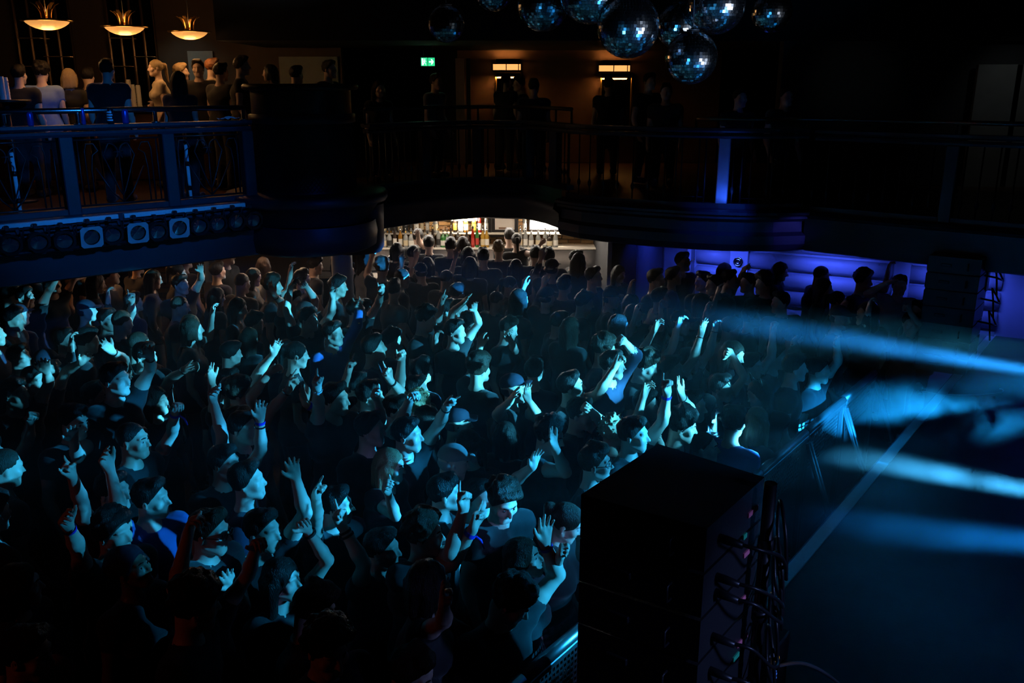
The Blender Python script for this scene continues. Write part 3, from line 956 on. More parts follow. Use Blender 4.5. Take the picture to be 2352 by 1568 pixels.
struct('drum_band', MB().lathe([(.585, FLOOR2 + 1.0), (.61, FLOOR2 + 1.01), (.61, FLOOR2 + 1.10), (.585, FLOOR2 + 1.11)], (DRUM[0], DRUM[1], 0), 48), M_FASCIA, parent=o)
struct('drum_counter', MB().lathe([(.50, FLOOR2 + 1.36), (.64, FLOOR2 + 1.37), (.66, FLOOR2 + 1.39), (.66, FLOOR2 + 1.42), (.64, FLOOR2 + 1.44), (0, FLOOR2 + 1.44)], (DRUM[0], DRUM[1], 0), 48).lathe([(.57, FLOOR2 + 1.1), (.57, FLOOR2 + 1.37)], (DRUM[0], DRUM[1], 0), 48), M_WOOD, parent=o)
# short lower drum between the big drum and the bar: rounded bracket
struct('drum_bracket', MB().lathe([(0, UNDER - .10), (.30, UNDER - .09), (.34, UNDER - .02), (.35, UNDER + .5)], (DRUM[0] + .52, DRUM[1] + .25, 0), 32), M_FASCIA, parent=o)
PILLAR = mat('pillar_grey', (.30, .30, .31), .5, noise=.1, nscale=6)
struct('pillar', MB().lathe([(.13, 0), (.13, UNDER + .02)], (-2.12, 10.95, 0), 24).lathe([(.17, UNDER - .12), (.17, UNDER + .02)], (-2.12, 10.95, 0), 24), PILLAR, 'grey round pillar under the drum')

# white strip along the left balcony edge
def strip_along(p, q, off, z, w, h, m, name, parent=None, label=None, n0=0, n1=1):
    p = np.array(p, float); q = np.array(q, float); d = q - p; nn = unit(np.array([d[1], -d[0]]))
    a = p + d * n0 + nn * off; b = p + d * n1 + nn * off
    c = (a + b) / 2; L = np.linalg.norm(b - a)
    o = MB().box((0, 0, 0), (L, w, h), bev=.004).build(name, m, parent, (c[0], c[1], z), (0, 0, math.atan2(d[1], d[0])))
    return o
for k, (a, b) in enumerate(((.0, .30), (.303, .63), (.645, .985))):
    o = strip_along((-5.9, 7.55), LEFT_B, .115, FLOOR2 + .15, .05, .045, M_STRIP, 'trim_%d' % (k + 1), None, None, a, b)
    tag(o, ('white', 'middle white', 'last white')[k] + ' edge strip along the left balcony front', kind='structure')

# ------------------------------------------------------------------ balustrades
def along(path, step):
    """points and headings evenly along a polyline"""
    P = [np.array(p, float) for p in path]; out = []; acc = 0; nxt = 0
    for a, b in zip(P[:-1], P[1:]):
        L = np.linalg.norm(b - a)
        while nxt <= acc + L + 1e-6:
            t = (nxt - acc) / L
            out.append((a + (b - a) * t, math.atan2(b[1] - a[1], b[0] - a[0]))); nxt += step
        acc += L
    return out
def inset(path, d):
    mb = MB(); mb.sweep(path, [(-d, 0)])
    return [(v[0], v[1]) for v in mb.v]
def scroll_panel(root, c, h, w, z0, z1):
    """heart-shaped wrought iron scroll between two posts; c = middle, h = heading"""
    dx, dy = math.cos(h), math.sin(h)
    H = z1 - z0
    def P(u, v): return (c[0] + dx * u, c[1] + dy * u, z0 + v)
    def bar(pts, r=.008, nm='scroll_bar'):
        MB().tube([P(*p) for p in pts], r, 6).build(nm, M_IRON, root, fix=False)
    bar([(-w / 2, H - .03), (w / 2, H - .03)], .010, 'panel_rail')
    bar([(-w / 2, .05), (w / 2, .05)], .010, 'panel_rail')
    for s in (-1, 1):
        # tall hoop that curls in at the top and sweeps down to the middle
        pts = []
        for t in np.linspace(0, 1, 26):
            a = math.pi * (1.25 - 1.55 * t) if t < .55 else None
            if t < .55:
                pts.append((s * (.085 + .075 * math.cos(a)), H - .16 + .085 * math.sin(a)))
            else:
                q = (t - .55) / .45
                pts.append((s * (.085 + .075 * math.cos(math.pi * .40) * (1 - q) + .07 * (1 - q) - .155 * q * (1 - .0)) if False else s * ((.16) * (1 - q) ** .8), H - .19 - (H - .32) * q ** 1.2))
        bar(pts)
        bar([(s * .28, .06), (s * .28, H * .55), (s * .26, H * .75), (s * .20, H - .14), (s * .24, H - .07), (s * .31, H - .07), (s * .33, H - .14), (s * .33, .06)])
        bar([(s * w * .46, .06), (s * w * .46, H - .04)])
        bar([(0, .06 + .0), (s * .10, .16), (s * .24, .42)])
    bar([(-.05, H - .16), (.05, H - .16)])
    bar([(0, .06), (0, H - .18)])
def balustrade(name, path, z0, z1, post_at, label, cat='balustrade', scroll=False, post_m=None, step=.11, pw=.13):
    root = empty(name, (0, 0, 0)); tag(root, label, cat)
    ins = inset(path, .14)
    MB().sweep(ins, [(-.07, z1 - .05), (.07, z1 - .05), (.09, z1 - .03), (.09, z1), (-.09, z1), (-.09, z1 - .03)], closed=True).build('ledge', M_FASCIA, root)
    MB().sweep(ins, [(-.05, z1 - .115), (.05, z1 - .115), (.06, z1 - .09), (.05, z1 - .065), (-.05, z1 - .065)], closed=True).build('ledge_moulding', M_FASCIA, root)
    MB().sweep(ins, [(-.05, z0), (.05, z0), (.05, z0 + .06), (-.05, z0 + .06)], closed=True).build('bottom_rail', M_FASCIA, root)
    for (p, h) in post_at:
        MB().box((0, 0, 0), (pw, pw, z1 - z0 - .11), bev=.01).build('post', post_m or M_FASCIA, root, (p[0], p[1], (z0 + z1 - .11) / 2), (0, 0, h))
    if not scroll:
        me = None
        pts = along(ins, step)
        for (p, h) in pts:
            if any(np.hypot(p[0] - q[0][0], p[1] - q[0][1]) < pw * .75 for q in post_at): continue
            if me is None:
                me = MB().tube([(0, 0, z0 + .05), (0, 0, z0 + .16), (0, 0, z0 + .19), (0, 0, z0 + .22), (0, 0, z0 + .26), (0, 0, z1 - .1)], [.009, .009, .022, .026, .009, .009], 6).mesh('baluster')
            link_mesh('baluster', me, M_IRON, root, (p[0], p[1], 0))
    return root
# left balcony: boxed posts, wrought scrolls, a bright tube rail above the ledge
lp = np.array(LEFT_A); lq = np.array(LEFT_B); ld = unit(np.append(lq - lp, 0))[:2]; lh = math.atan2(ld[1], ld[0])
ln = np.array([ld[1], -ld[0]])
def left_pt(px, off=-.14):
    """point of the left balcony line that a picture column meets"""
    p0 = lp + ln * off
    k = (px - 1176) / F_PX
    # solve for t: x = k * depth, depth taken at z = 3.3
    lo_, hi_ = 0, 8
    for _ in range(40):
        t = (lo_ + hi_) / 2; q = p0 + ld * t
        x, _, _ = project((q[0], q[1], 3.3))
        if x < px: lo_ = t
        else: hi_ = t
    return p0 + ld * t
LPOSTS = [left_pt(x) for x in (-130, 152, 385, 566)]
LEDGE = 3.60
bl = balustrade('balustrade', [LEFT_A, LEFT_B, (-2.86, 10.2)], FLOOR2 + .17, LEDGE, [(p, lh) for p in LPOSTS], 'left balcony balustrade with boxed posts and wrought iron heart scrolls', scroll=True)
for a, b in zip(LPOSTS[:-1], LPOSTS[1:]):
    c = (a + b) / 2; w = np.linalg.norm(b - a) - .16
    scroll_panel(bl, c, lh, w, FLOOR2 + .20, LEDGE - .12)
# glass infill behind the scrolls
M_GLASS = mat('smoked_glass', (.02, .025, .03), .05, trans=.0, spec=.6)
rail = empty('hand_rail', (0, 0, 0)); tag(rail, 'steel tube hand rail on stanchions above the left balcony ledge', 'hand rail')
RZ = 3.735
rp0, rp1 = left_pt(-150), left_pt(572)
MB().tube([(rp0[0], rp0[1], RZ), (rp1[0], rp1[1], RZ)], .028, 12).build('tube', M_RAIL, rail)
for px in (20, 190, 365, 565):
    p = left_pt(px)
    MB().tube([(p[0], p[1], LEDGE), (p[0], p[1], LEDGE + .012), (p[0], p[1], LEDGE + .013), (p[0], p[1], RZ)], [.045, .045, .022, .022], 10).build('stanchion', M_RAIL, rail)
# middle balustrade over the bar
PB = [p for p in PATH_BAR[1:]]
ipb = inset(PB, .14)
balustrade('balustrade', PB, FLOOR2 + .12, 3.50, [(np.array(ipb[i]), 0.6 * i) for i in (1, 2, 3, 4)], 'dark balustrade with turned iron balusters above the bar')
r2 = empty('hand_rail', (0, 0, 0)); tag(r2, 'dark curved hand rail above the bar balustrade', 'hand rail')
MB().tube([(x, y, 3.68) for x, y in ipb], .025, 10).build('tube', M_WOOD, r2)
for i in (0, 1, 2, 3, 4, 5):
    MB().tube([(ipb[i][0], ipb[i][1], 3.49), (ipb[i][0], ipb[i][1], 3.68)], .014, 8).build('stanchion', M_IRON, r2)
# balustrade on the bulge with the blue-lit post
ibg = inset(PATH_BULGE, .14)
bp = np.array([2.47, 10.58]); bh = math.atan2(-.1, .31)
M_POST = mat('pale_post_paint', (.42, .44, .47), .5, noise=.15, nscale=12, bump=.1, bscale=50)
bb = balustrade('balustrade', PATH_BULGE, UNDER + .50, 3.50, [(bp, bh)], 'rounded balustrade of the bulging balcony with a pale square post', post_m=M_POST, step=.2)
for s in (-1, 1):
    c = bp + np.array([math.cos(bh), math.sin(bh)]) * s * .21
    MB().tube([(c[0], c[1], UNDER + .53), (c[0], c[1], 3.38)], .012, 6).build('panel_bar', M_IRON, bb)
    d = bp + np.array([math.cos(bh), math.sin(bh)]) * s * .55
    MB().tube([(c[0], c[1], UNDER + .62), (d[0], d[1], UNDER + .62)], .010, 6).build('panel_bar', M_IRON, bb)
    MB().tube([(d[0], d[1], UNDER + .53), (d[0], d[1], 3.38)], .010, 6).build('panel_bar', M_IRON, bb)
# right balustrade
ir = inset(PATH_RIGHT, .14)
balustrade('balustrade', PATH_RIGHT, FLOOR2, 3.48, [(np.array(ir[1]), -.67), (np.array(ir[2]), -.65)], 'dark straight balustrade of the right balcony', step=.16)
r3 = empty('hand_rail', (0, 0, 0)); tag(r3, 'polished hand rail of the right balcony catching an orange glint', 'hand rail')
MB().tube([(x, y, 3.60) for x, y in (ibg[4:] + ir[1:])], .026, 10).build('tube', mat('polished_wood_rail', (.12, .06, .03), .12, coat=1.0), r3)
for (x, y) in ibg[4::2] + ir[1:]:
    MB().tube([(x, y, 3.47), (x, y, 3.60)], .014, 8).build('stanchion', M_IRON, r3)

# ------------------------------------------------------------------ stage, pit barrier
far = EDGE0 + AX * 14; near = EDGE0 - AX * 3.0
sw = NX * 9
mb = MB()
pts = [near, far, far + sw, near + sw]
V = [(p[0], p[1], 0) for p in pts] + [(p[0], p[1], STAGE) for p in pts]
mb.add(V, [(0, 1, 2, 3), (7, 6, 5, 4), (0, 4, 5, 1), (1, 5, 6, 2), (2, 6, 7, 3), (3, 7, 4, 0)])
struct('stage', mb, M_STAGE, 'dark stage deck on the right washed in blue smoke')
c = (near + far) / 2 + NX * .045
o = MB().box((0, 0, 0), (17.0, .085, .012), bev=.003).build('trim_4', M_STRIP, None, (c[0], c[1], STAGE + .006), (0, 0, math.atan2(AX[1], AX[0])))
tag(o, 'pale strip along the front edge of the stage', kind='structure')
c2 = (near + far) / 2 - NX * .006
o = MB().box((0, 0, 0), (17.0, .012, .06)).build('trim_5', mat('stage_lip', (.10, .16, .26), .5), None, (c2[0], c2[1], STAGE - .03), (0, 0, math.atan2(AX[1], AX[0])))
tag(o, 'blue-grey lip under the stage edge strip', kind='structure')

BH = math.atan2(AX[1], AX[0])
M_GALV = mat('barrier_aluminium', (.45, .46, .48), .32, metal=.9, noise=.15, nscale=30, bump=.06, bscale=200)
def barrier_panel(t0, width, label):
    """crowd barrier section: top rail, perforated front plate, uprights, raking braces, base plate"""
    root = empty('crowd_barrier', tuple(BAR0 + AX * t0), BH)
    tag(root, label, 'barrier', 'crowd barriers in front of the stage')
    MB().box((width / 2, 0, 1.17), (width - .01, .075, .05), bev=.012).tube([(.005, 0, 1.20), (width - .005, 0, 1.20)], .036, 12).build('top_rail', M_GALV, root)
    # front plate with real holes in its upper band
    mb = MB(); nx, z0, z1 = int(width / .05), .12, 1.14
    mb.box((width / 2, .012, (z0 + .80) / 2), (width - .05, .004, .80 - z0))
    mb.build('front_plate', M_GALV, root)
    mb = MB()
    for i in range(int(width / .035)):
        mb.box((.03 + i * .035, .012, .97), (.012, .004, .34))
    for j in range(10):
        mb.box((width / 2, .012, .81 + j * .036), (width - .05, .004, .012))
    tag(mb.build('perforated_plate', M_GALV, root, fix=False), kind='stuff')
    for u in (.03, width - .03):
        MB().box((u, -.01, .6), (.05, .04, 1.16), bev=.005).build('upright', M_GALV, root)
        MB().tube([(u, -.03, 1.12), (u, -.45, .05)], .020, 8).build('brace', M_GALV, root)
    MB().box((width / 2, -.22, .035), (width - .04, .62, .012)).build('base_plate', M_GALV, root)
    MB().box((width / 2, -.45, .045), (width - .02, .05, .05), bev=.006).build('base_bar', M_GALV, root)
LBAR = ['nearest crowd barrier section at the bottom beside the speaker stack', 'crowd barrier section hidden behind the near speaker stack', 'crowd barrier section with raking braces right of the speaker top',
        'crowd barrier section further along the pit in blue smoke', 'crowd barrier section fading into the smoke', 'farthest crowd barrier section lost in smoke', 'last crowd barrier section before the far speakers']
for k in range(7):
    barrier_panel(-1.1 + k * 1.0, 1.0, LBAR[k])

# ------------------------------------------------------------------ hanging lamps, wall lights, mirrors (upper level)
M_AMBER = mat('amber_glass', (.85, .62, .35), .35, noise=.1, nscale=8, emit=(1.0, .42, .10), estr=.75)
M_AMBER2 = mat('amber_pane', (.9, .7, .42), .35, emit=(1.0, .46, .13), estr=1.15)
def bowl_lamp(px, py, wpx, y, label):
    p = at_y(px, py, y); d = project(p)[2]; Rr = wpx / F_PX * d / 2
    root = empty('pendant_lamp', tuple(p)); tag(root, label, 'lamp', 'bowl pendant lamps over the upper bar')
    k = Rr / .24
    MB().lathe([(0.0, -.085 * k), (.06 * k, -.083 * k), (.12 * k, -.068 * k), (.17 * k, -.045 * k), (.21 * k, -.016 * k), (.225 * k, .006 * k)], n=28).build('bowl', M_AMBER, root)
    MB().lathe([(.215 * k, .002 * k), (.262 * k, .004 * k), (.27 * k, .012 * k), (.262 * k, .02 * k), (.2 * k, .024 * k), (.0, .026 * k)], n=28).build('rim', M_BRASS, root)
    for i in range(6):
        a = 2 * math.pi * i / 6 + .5
        # plume blades rise from the rim and curl outwards
        prof = [(.045, .02), (.05, .08), (.065, .13), (.095, .17), (.135, .195)]
        mb = MB(); V = []
        for (r, z) in prof:
            w = .020
            for s in (-1, 1):
                V.append((k * (r * math.cos(a) - s * w * math.sin(a)), k * (r * math.sin(a) + s * w * math.cos(a)), k * z))
        for (r, z) in prof:
            for s in (-1, 1):
                V.append((k * ((r + .008) * math.cos(a) - s * .020 * math.sin(a)), k * ((r + .008) * math.sin(a) + s * .020 * math.cos(a)), k * (z - .004)))
        F = []
        for j in range(4):
            F.append((2 * j, 2 * j + 1, 2 * j + 3, 2 * j + 2)); F.append((10 + 2 * j, 12 + 2 * j, 13 + 2 * j, 11 + 2 * j))
            F.append((2 * j, 2 * j + 2, 12 + 2 * j, 10 + 2 * j)); F.append((2 * j + 1, 11 + 2 * j, 13 + 2 * j, 2 * j + 3))
        mb.add(V, F).build('plume_blade', mat('gilt_blade', (.75, .42, .13), .35, metal=.3), root)
    MB().tube([(0, 0, .02 * k), (0, 0, 6.45 - p[2])], .006, 6).build('cable', M_IRON, root)
    MB().lathe([(.05, .02), (.045, .07), (0, .075)], n=12).build('socket_cup', M_BRASS, root)
    l = bpy.data.lights.new('lamp_light', 'POINT'); l.energy = 8; l.color = (1, .50, .18); l.shadow_soft_size = .12
    lo_ = bpy.data.objects.new('lamp_light', l); COL.objects.link(lo_); lo_.parent = root; lo_.location = (0, 0, -.18)
    l2 = bpy.data.lights.new('plume_light', 'POINT'); l2.energy = 1.6; l2.color = (1, .50, .16); l2.shadow_soft_size = .03
    q2 = bpy.data.objects.new('plume_light', l2); COL.objects.link(q2); q2.parent = root; q2.location = (0, 0, .075 * k + .03)
bowl_lamp(108, 50, 102, 12.0, 'leftmost glowing bowl pendant lamp with plume blades over the upper bar')
bowl_lamp(286, 64, 92, 12.6, 'middle glowing bowl pendant lamp in front of the mirrors')
bowl_lamp(435, 75, 86, 13.2, 'rightmost glowing bowl pendant lamp by the dark wall')

M_MIRROR = mat('tinted_mirror', (.38, .36, .36), .06, metal=1.0, noise=.2, nscale=2)
M_FRAME = mat('mirror_frame_bronze', (.20, .13, .08), .35, metal=.8)
def flat_panel(name, px0, py0, px1, py1, y, m, th=.03, parent=None):
    a = at_y(px0, py0, y); b = at_y(px1, py1, y)
    return MB().box((0, 0, 0), (abs(b[0] - a[0]), th, abs(a[2] - b[2])), bev=.004).build(name, m, parent, ((a[0] + b[0]) / 2, y, (a[2] + b[2]) / 2)), a, b
# partition behind the upper bar: mirror panels with bars and glass shelves
o = MB().box((-6.2, 16.0, 4.6), (6.6, .2, 4.1)).build('wall_upper_bar', mat('upper_bar_wall', (.10, .07, .05), .7, noise=.2, nscale=3)); tag(o, 'dark brown wall behind the upper bar', kind='structure')
def mirror_unit(px0, py0, px1, py1, cols, label):
    a = at_y(px0, py0, 15.85); b = at_y(px1, py1, 15.85)
    root = empty('mirror_screen', ((a[0] + b[0]) / 2, 15.85, b[2])); tag(root, label, 'mirror')
    W, Hh = b[0] - a[0], a[2] - b[2]
    for i in range(cols):
        x = -W / 2 + W * (i + .5) / cols
        MB().box((x, 0, Hh / 2), (W / cols - .015, .02, Hh), bev=.003).build('mirror_pane', M_MIRROR, root)
    for i in range(cols + 1):
        x = -W / 2 + W * i / cols
        MB().box((x, -.02, Hh / 2), (.022, .05, Hh), bev=.004).build('mullion', M_FRAME, root)
    for (u0, u1, z) in ((.1, .45, .32), (.1, .5, .55), (.52, .95, .4)):
        MB().box((-W / 2 + W * (u0 + u1) / 2, -.10, Hh * z), (W * (u1 - u0), .16, .012)).build('glass_shelf', mat('shelf_edge', (.8, .62, .4), .2, metal=.6), root)
    MB().box((0, -.03, Hh), (W + .05, .08, .05), bev=.006).build('head_rail', M_FRAME, root)
mirror_unit(22, -40, 186, 240, 4, 'mirrored screen with mullions behind the leftmost pendant lamp')
mirror_unit(236, -40, 374, 240, 4, 'mirrored screen with glass shelves behind the middle pendant lamp')
# counter of the upper bar, its glasses and cups
cnt = empty('bar_counter', (-6.0, 14.3, FLOOR2)); tag(cnt, 'dark counter of the upper bar', 'counter')
MB().box((0, 0, .52), (5.6, .5, 1.04), bev=.01).build('counter_front', M_WOOD, cnt)
MB().box((0, -.03, 1.07), (5.7, .66, .05), bev=.012).build('counter_top', mat('counter_top_black', (.02, .02, .02), .15, coat=.5), cnt)
M_CUP = mat('white_plastic_cup', (.78, .76, .72), .4)
def cup_stack(px, py0, py1, y, label, base=None):
    a = at_y(px, py0, y); b = at_y(px, py1, y); Hh = a[2] - (base if base else b[2])
    b = (b[0], b[1], base if base else b[2]); root = empty('cup_stack', tuple(b)); tag(root, label, 'cups')
    n = max(3, int(Hh / .035))
    for k in range(n):
        z = Hh * k / n
        MB().lathe([(.040, z), (.033, z + .05)], n=10).build('cup', M_CUP, root, fix=False)
cup_stack(300, 185, 236, 14.2, 'tall stack of white plastic cups left of the standing woman on the upper bar', FLOOR2 + 1.096)
cup_stack(308, 196, 236, 14.25, 'middle stack of white plastic cups on the upper bar', FLOOR2 + 1.096)
cup_stack(319, 197, 222, 14.3, 'short stack of white plastic cups nearest the standing woman', FLOOR2 + 1.096)
cup_stack(8, 178, 225, 11.4, 'tall stack of clear cups at the left edge of the upper level', 3.80)
cup_stack(17, 180, 225, 11.45, 'second stack of clear cups at the left edge of the upper level', 3.80)
pt_ = at_y(12, 220, 11.42); ht = empty('high_table', (pt_[0], 11.42, FLOOR2)); tag(ht, 'small round high table with cup stacks at the left edge of the upper level', 'table')
MB().lathe([(0, 1.22), (.28, 1.22), (.29, 1.235), (.28, 1.25), (0, 1.25)], n=20).build('table_top', M_WOOD, ht)
MB().tube([(0, 0, .02), (0, 0, 1.22)], .03, 10).build('column', M_IRON, ht)
MB().lathe([(0, 0), (.2, 0), (.2, .015), (.03, .03)], n=18).build('foot', M_IRON, ht)
# pale lit wall stretches seen through openings
M_PALE = mat('pale_wall_plaster', (.34, .36, .35), .8, noise=.15, nscale=5)
for k, (x0, y0, x1, y1, yy, lab) in enumerate(((430, 117, 500, 250, 15.86, 'grey plaster niche dimly lit behind the upper bar crowd'), (640, 130, 781, 250, 15.86, 'dim grey-green opening on the upper level right of the crowd'))):
    o, a, b = flat_panel('door_%d' % (k + 1), x0, y0, x1, y1, yy, M_PALE); tag(o, lab, kind='structure')
# warm wall with two lantern wall lights
M_WARM = mat('warm_plaster', (.20, .125, .085), .8, noise=.2, nscale=4, bump=.1, bscale=30)
M_PINK = mat('pink_pilaster', (.42, .30, .25), .75, noise=.15, nscale=6)
a = at_y(1050, 128, 17.2); b = at_y(1640, 420, 17.2)
o = MB().box(((a[0] + b[0]) / 2, 17.3, (FLOOR2 + 4.62) / 2), (b[0] - a[0], .2, 4.62 - FLOOR2)).build('wall_warm', M_WARM); tag(o, 'brown wall lit by the two lantern wall lights', kind='structure')
o, a, b = flat_panel('trim_6', 1046, 134, 1071, 420, 16.9, M_PINK, .12); tag(o, 'pinkish pilaster left of the lantern wall lights', kind='structure')
o, a, b = flat_panel('trim_7', 1071, 134, 1084, 420, 16.95, M_BLACK, .12); tag(o, 'black post beside the pinkish pilaster', kind='structure')
o = MB().box((1.6, 15.2, 5.52), (11.5, 4.0, 1.9)).build('trim_8', M_CEIL); tag(o, 'black bulkhead above the rear balcony', kind='structure')
def lantern(px0, py0, px1, py1, label):
    y = 16.95
    a = at_y(px0, py0, y); b = at_y(px1, py1, y); W, Hh = b[0] - a[0], a[2] - b[2]
    root = empty('wall_light', ((a[0] + b[0]) / 2, y + .1, b[2])); tag(root, label, 'wall light', 'lantern wall lights on the warm wall')
    MB().box((0, .08, Hh / 2), (W * 1.02, .03, Hh * 1.2), bev=.004).build('back_plate', M_IRON, root)
    for i in (-1, 0, 1):
        MB().box((W * (-.25 if i == -1 else .20 if i == 0 else .45), -.07, Hh / 2), (W * (.46 if i < 1 else .085), .01, Hh * .86)).build('pane', M_AMBER2, root)
    for z in (0, Hh):
        MB().box((0, -.02, z), (W * 1.03, .16, .018), bev=.003).build('frame_bar', M_IRON, root)
    for u in (-.5, -.02, .41, .5):
        MB().box((W * u, -.078, Hh / 2), (.016, .02, Hh), bev=.003).build('frame_bar', M_IRON, root)
    MB().box((W * .05, -.02, Hh * 1.42), (W * .85, .12, Hh * .5), bev=.006).build('hood_box', M_IRON, root)
    for (zz, en) in ((Hh * 1.9, 1.3), (-.12, 4.0)):
        l = bpy.data.lights.new('wall_lamp', 'AREA'); l.shape = 'RECTANGLE'; l.size = W * .9; l.size_y = .1; l.energy = en; l.color = (1, .40, .10)
        q = bpy.data.objects.new('wall_lamp', l); COL.objects.link(q); q.parent = root; q.location = (0, .0, zz); q.rotation_euler = ((R(165) if zz > 0 else R(15)), 0, 0)
lantern(1131, 146, 1197, 162, 'left lantern wall light glowing amber on the brown wall')
lantern(1375, 149, 1448, 165, 'right lantern wall light glowing amber on the brown wall')
for (x0, x1, lab) in ((1139, 1196, 'narrow mirror under the left lantern wall light'), (1381, 1447, 'narrow mirror under the right lantern wall light')):
    a = at_y(x0, 166, 17.12); b = at_y(x1, 300, 17.12)
    root = empty('wall_mirror', ((a[0] + b[0]) / 2, 17.14, b[2])); tag(root, lab, 'mirror')
    W, Hh = b[0] - a[0], a[2] - b[2]
    MB().box((0, 0, Hh / 2), (W, .02, Hh)).build('glass', M_MIRROR, root)
    for u in (-1, 1): MB().box((u * W / 2, -.015, Hh / 2), (.03, .05, Hh), bev=.004).build('frame_side', M_BRASS, root)
    MB().box((0, -.015, Hh), (W, .05, .03), bev=.004).build('frame_top', M_BRASS, root)
# emergency exit sign
a = at_y(966, 131, 15.0); b = at_y(1000, 153, 15.0); W, Hh = b[0] - a[0], a[2] - b[2]
sg = empty('exit_sign', ((a[0] + b[0]) / 2, 15.0, b[2])); tag(sg, 'green emergency exit sign with running man and arrow', 'exit sign')
MB().box((0, 0, Hh / 2), (W, .04, Hh), bev=.004).build('housing', M_PLASTIC, sg)
for u in (-.3, .3): MB().tube([(W * u, 0, Hh), (W * u, 0, 4.58 - b[2])], .006, 6).build('hanger', M_IRON, sg)
M_GREEN = mat('exit_green', (.02, .5, .2), .4, emit=(.03, .75, .30), estr=.9)
M_SIGNW = mat('exit_white', (.9, .95, .9), .4, emit=(.75, 1.0, .85), estr=1.3)
MB().box((-W * .25, -.021, Hh / 2), (W * .44, .006, Hh * .86)).build('green_panel', M_GREEN, sg)
MB().box((W * .24, -.021, Hh / 2), (W * .46, .006, Hh * .86)).build('green_panel', M_GREEN, sg)
mb = MB()   # running man: head, body, arms, legs and the doorway
def plate(mb, pts, y=-.028):
    n = len(pts); V = [(x, y, z) for x, z in pts] + [(x, y + .004, z) for x, z in pts]
    mb.add(V, [tuple(range(n)), tuple(range(n, 2 * n))[::-1]] + [(i, (i + 1) % n, n + (i + 1) % n, n + i) for i in range(n)])
X = lambda u: -W * .25 + u * W * .4; Z = lambda v: Hh * (.5 + v * .8)
plate(mb, [(X(-.42), Z(-.45)), (X(-.12), Z(-.45)), (X(-.12), Z(.45)), (X(-.42), Z(.45))])
mb.build('doorway_mark', M_SIGNW, sg)
mb = MB()
plate(mb, [(X(.12 + .09 * math.cos(t)), Z(.34 + .09 * math.sin(t))) for t in np.linspace(0, 6.0, 9)])
plate(mb, [(X(.0), Z(.22)), (X(.16), Z(.22)), (X(.12), Z(-.08)), (X(.0), Z(-.08))])
plate(mb, [(X(.14), Z(.2)), (X(.36), Z(.06)), (X(.33), Z(0)), (X(.12), Z(.1))])
plate(mb, [(X(.02), Z(.2)), (X(-.14), Z(.05)), (X(-.10), Z(0)), (X(.02), Z(.1))])
plate(mb, [(X(.02), Z(-.05)), (X(.12), Z(-.05)), (X(.30), Z(-.24)), (X(.27), Z(-.44)), (X(.20), Z(-.42)), (X(.21), Z(-.26))])
plate(mb, [(X(0), Z(-.05)), (X(.08), Z(-.08)), (X(-.04), Z(-.30)), (X(-.26), Z(-.40)), (X(-.26), Z(-.31)), (X(-.10), Z(-.24))])
mb.build('running_man_mark', M_SIGNW, sg)
X = lambda u: W * .24 + u * W * .4
mb = MB()
plate(mb, [(X(-.4), Z(.09)), (X(.05), Z(.09)), (X(-.10), Z(.34)), (X(.12), Z(.34)), (X(.42), Z(0)), (X(.12), Z(-.34)), (X(-.10), Z(-.34)), (X(.05), Z(-.09)), (X(-.4), Z(-.09))])
mb.build('arrow_mark', M_SIGNW, sg)
l = bpy.data.lights.new('sign_glow', 'POINT'); l.energy = .5; l.color = (.3, 1, .55); l.shadow_soft_size = .1
q = bpy.data.objects.new('sign_glow', l); COL.objects.link(q); q.parent = sg; q.location = (0, -.12, -.03)

# ------------------------------------------------------------------ disco balls
M_TILE = mat('mirror_tile', (.86, .88, .92), .14, metal=1.0)
M_CORE = mat('ball_core', (.02, .02, .022), .6)
def disco_ball(px, py, dpx, y, label, seed):
    c = at_y(px, py, y); d = project(c)[2]; r = dpx / 2 / F_PX * d
    root = empty('disco_ball', tuple(c)); tag(root, label, 'disco ball', 'mirror balls hanging over the dance floor')
    MB().lathe([(r * .965 * math.sin(R(a)), -r * .965 * math.cos(R(a))) for a in range(0, 181, 15)], n=24).build('core', M_CORE, root)
    rs = np.random.RandomState(seed)
    mb = MB(); rows = max(16, int(math.pi * r / .022)); V = []; Fc = []
    for i in range(rows):
        th = math.pi * (i + .5) / rows
        n = max(3, int(round(2 * math.pi * math.sin(th) * rows / math.pi)))
        hw = math.pi * r / rows * .465
        for k in range(n):
            ph = 2 * math.pi * (k + .5 * (i % 2) * 0) / n
            nrm = np.array([math.sin(th) * math.cos(ph), math.sin(th) * math.sin(ph), math.cos(th)])
            e1 = np.array([-math.sin(ph), math.cos(ph), 0]); e2 = np.cross(nrm, e1)
            j = rs.normal(0, .045, 2)
            cc = nrm * r
            w1 = math.pi * r * math.sin(th) / n * .93
            for (su, sv) in ((-1, -1), (1, -1), (1, 1), (-1, 1)):
                V.append(cc + e1 * su * w1 + e2 * sv * hw + nrm * (su * w1 * j[0] + sv * hw * j[1]))
            o = len(V) - 4; Fc.append((o, o + 1, o + 2, o + 3))
    mb.add(V, Fc)
    tag(mb.build('mirror_tiles', M_TILE, root, fix=False), kind='stuff')
    MB().lathe([(.0, r * .99), (.05, r * .99), (.05, r * 1.03), (.012, r * 1.05), (.012, r * 1.10), (0, r * 1.1)], n=12).build('cap', M_IRON, root)
    MB().tube([(0, 0, r * 1.05), (0, 0, 6.5 - c[2])], .004, 5).build('chain', M_IRON, root)
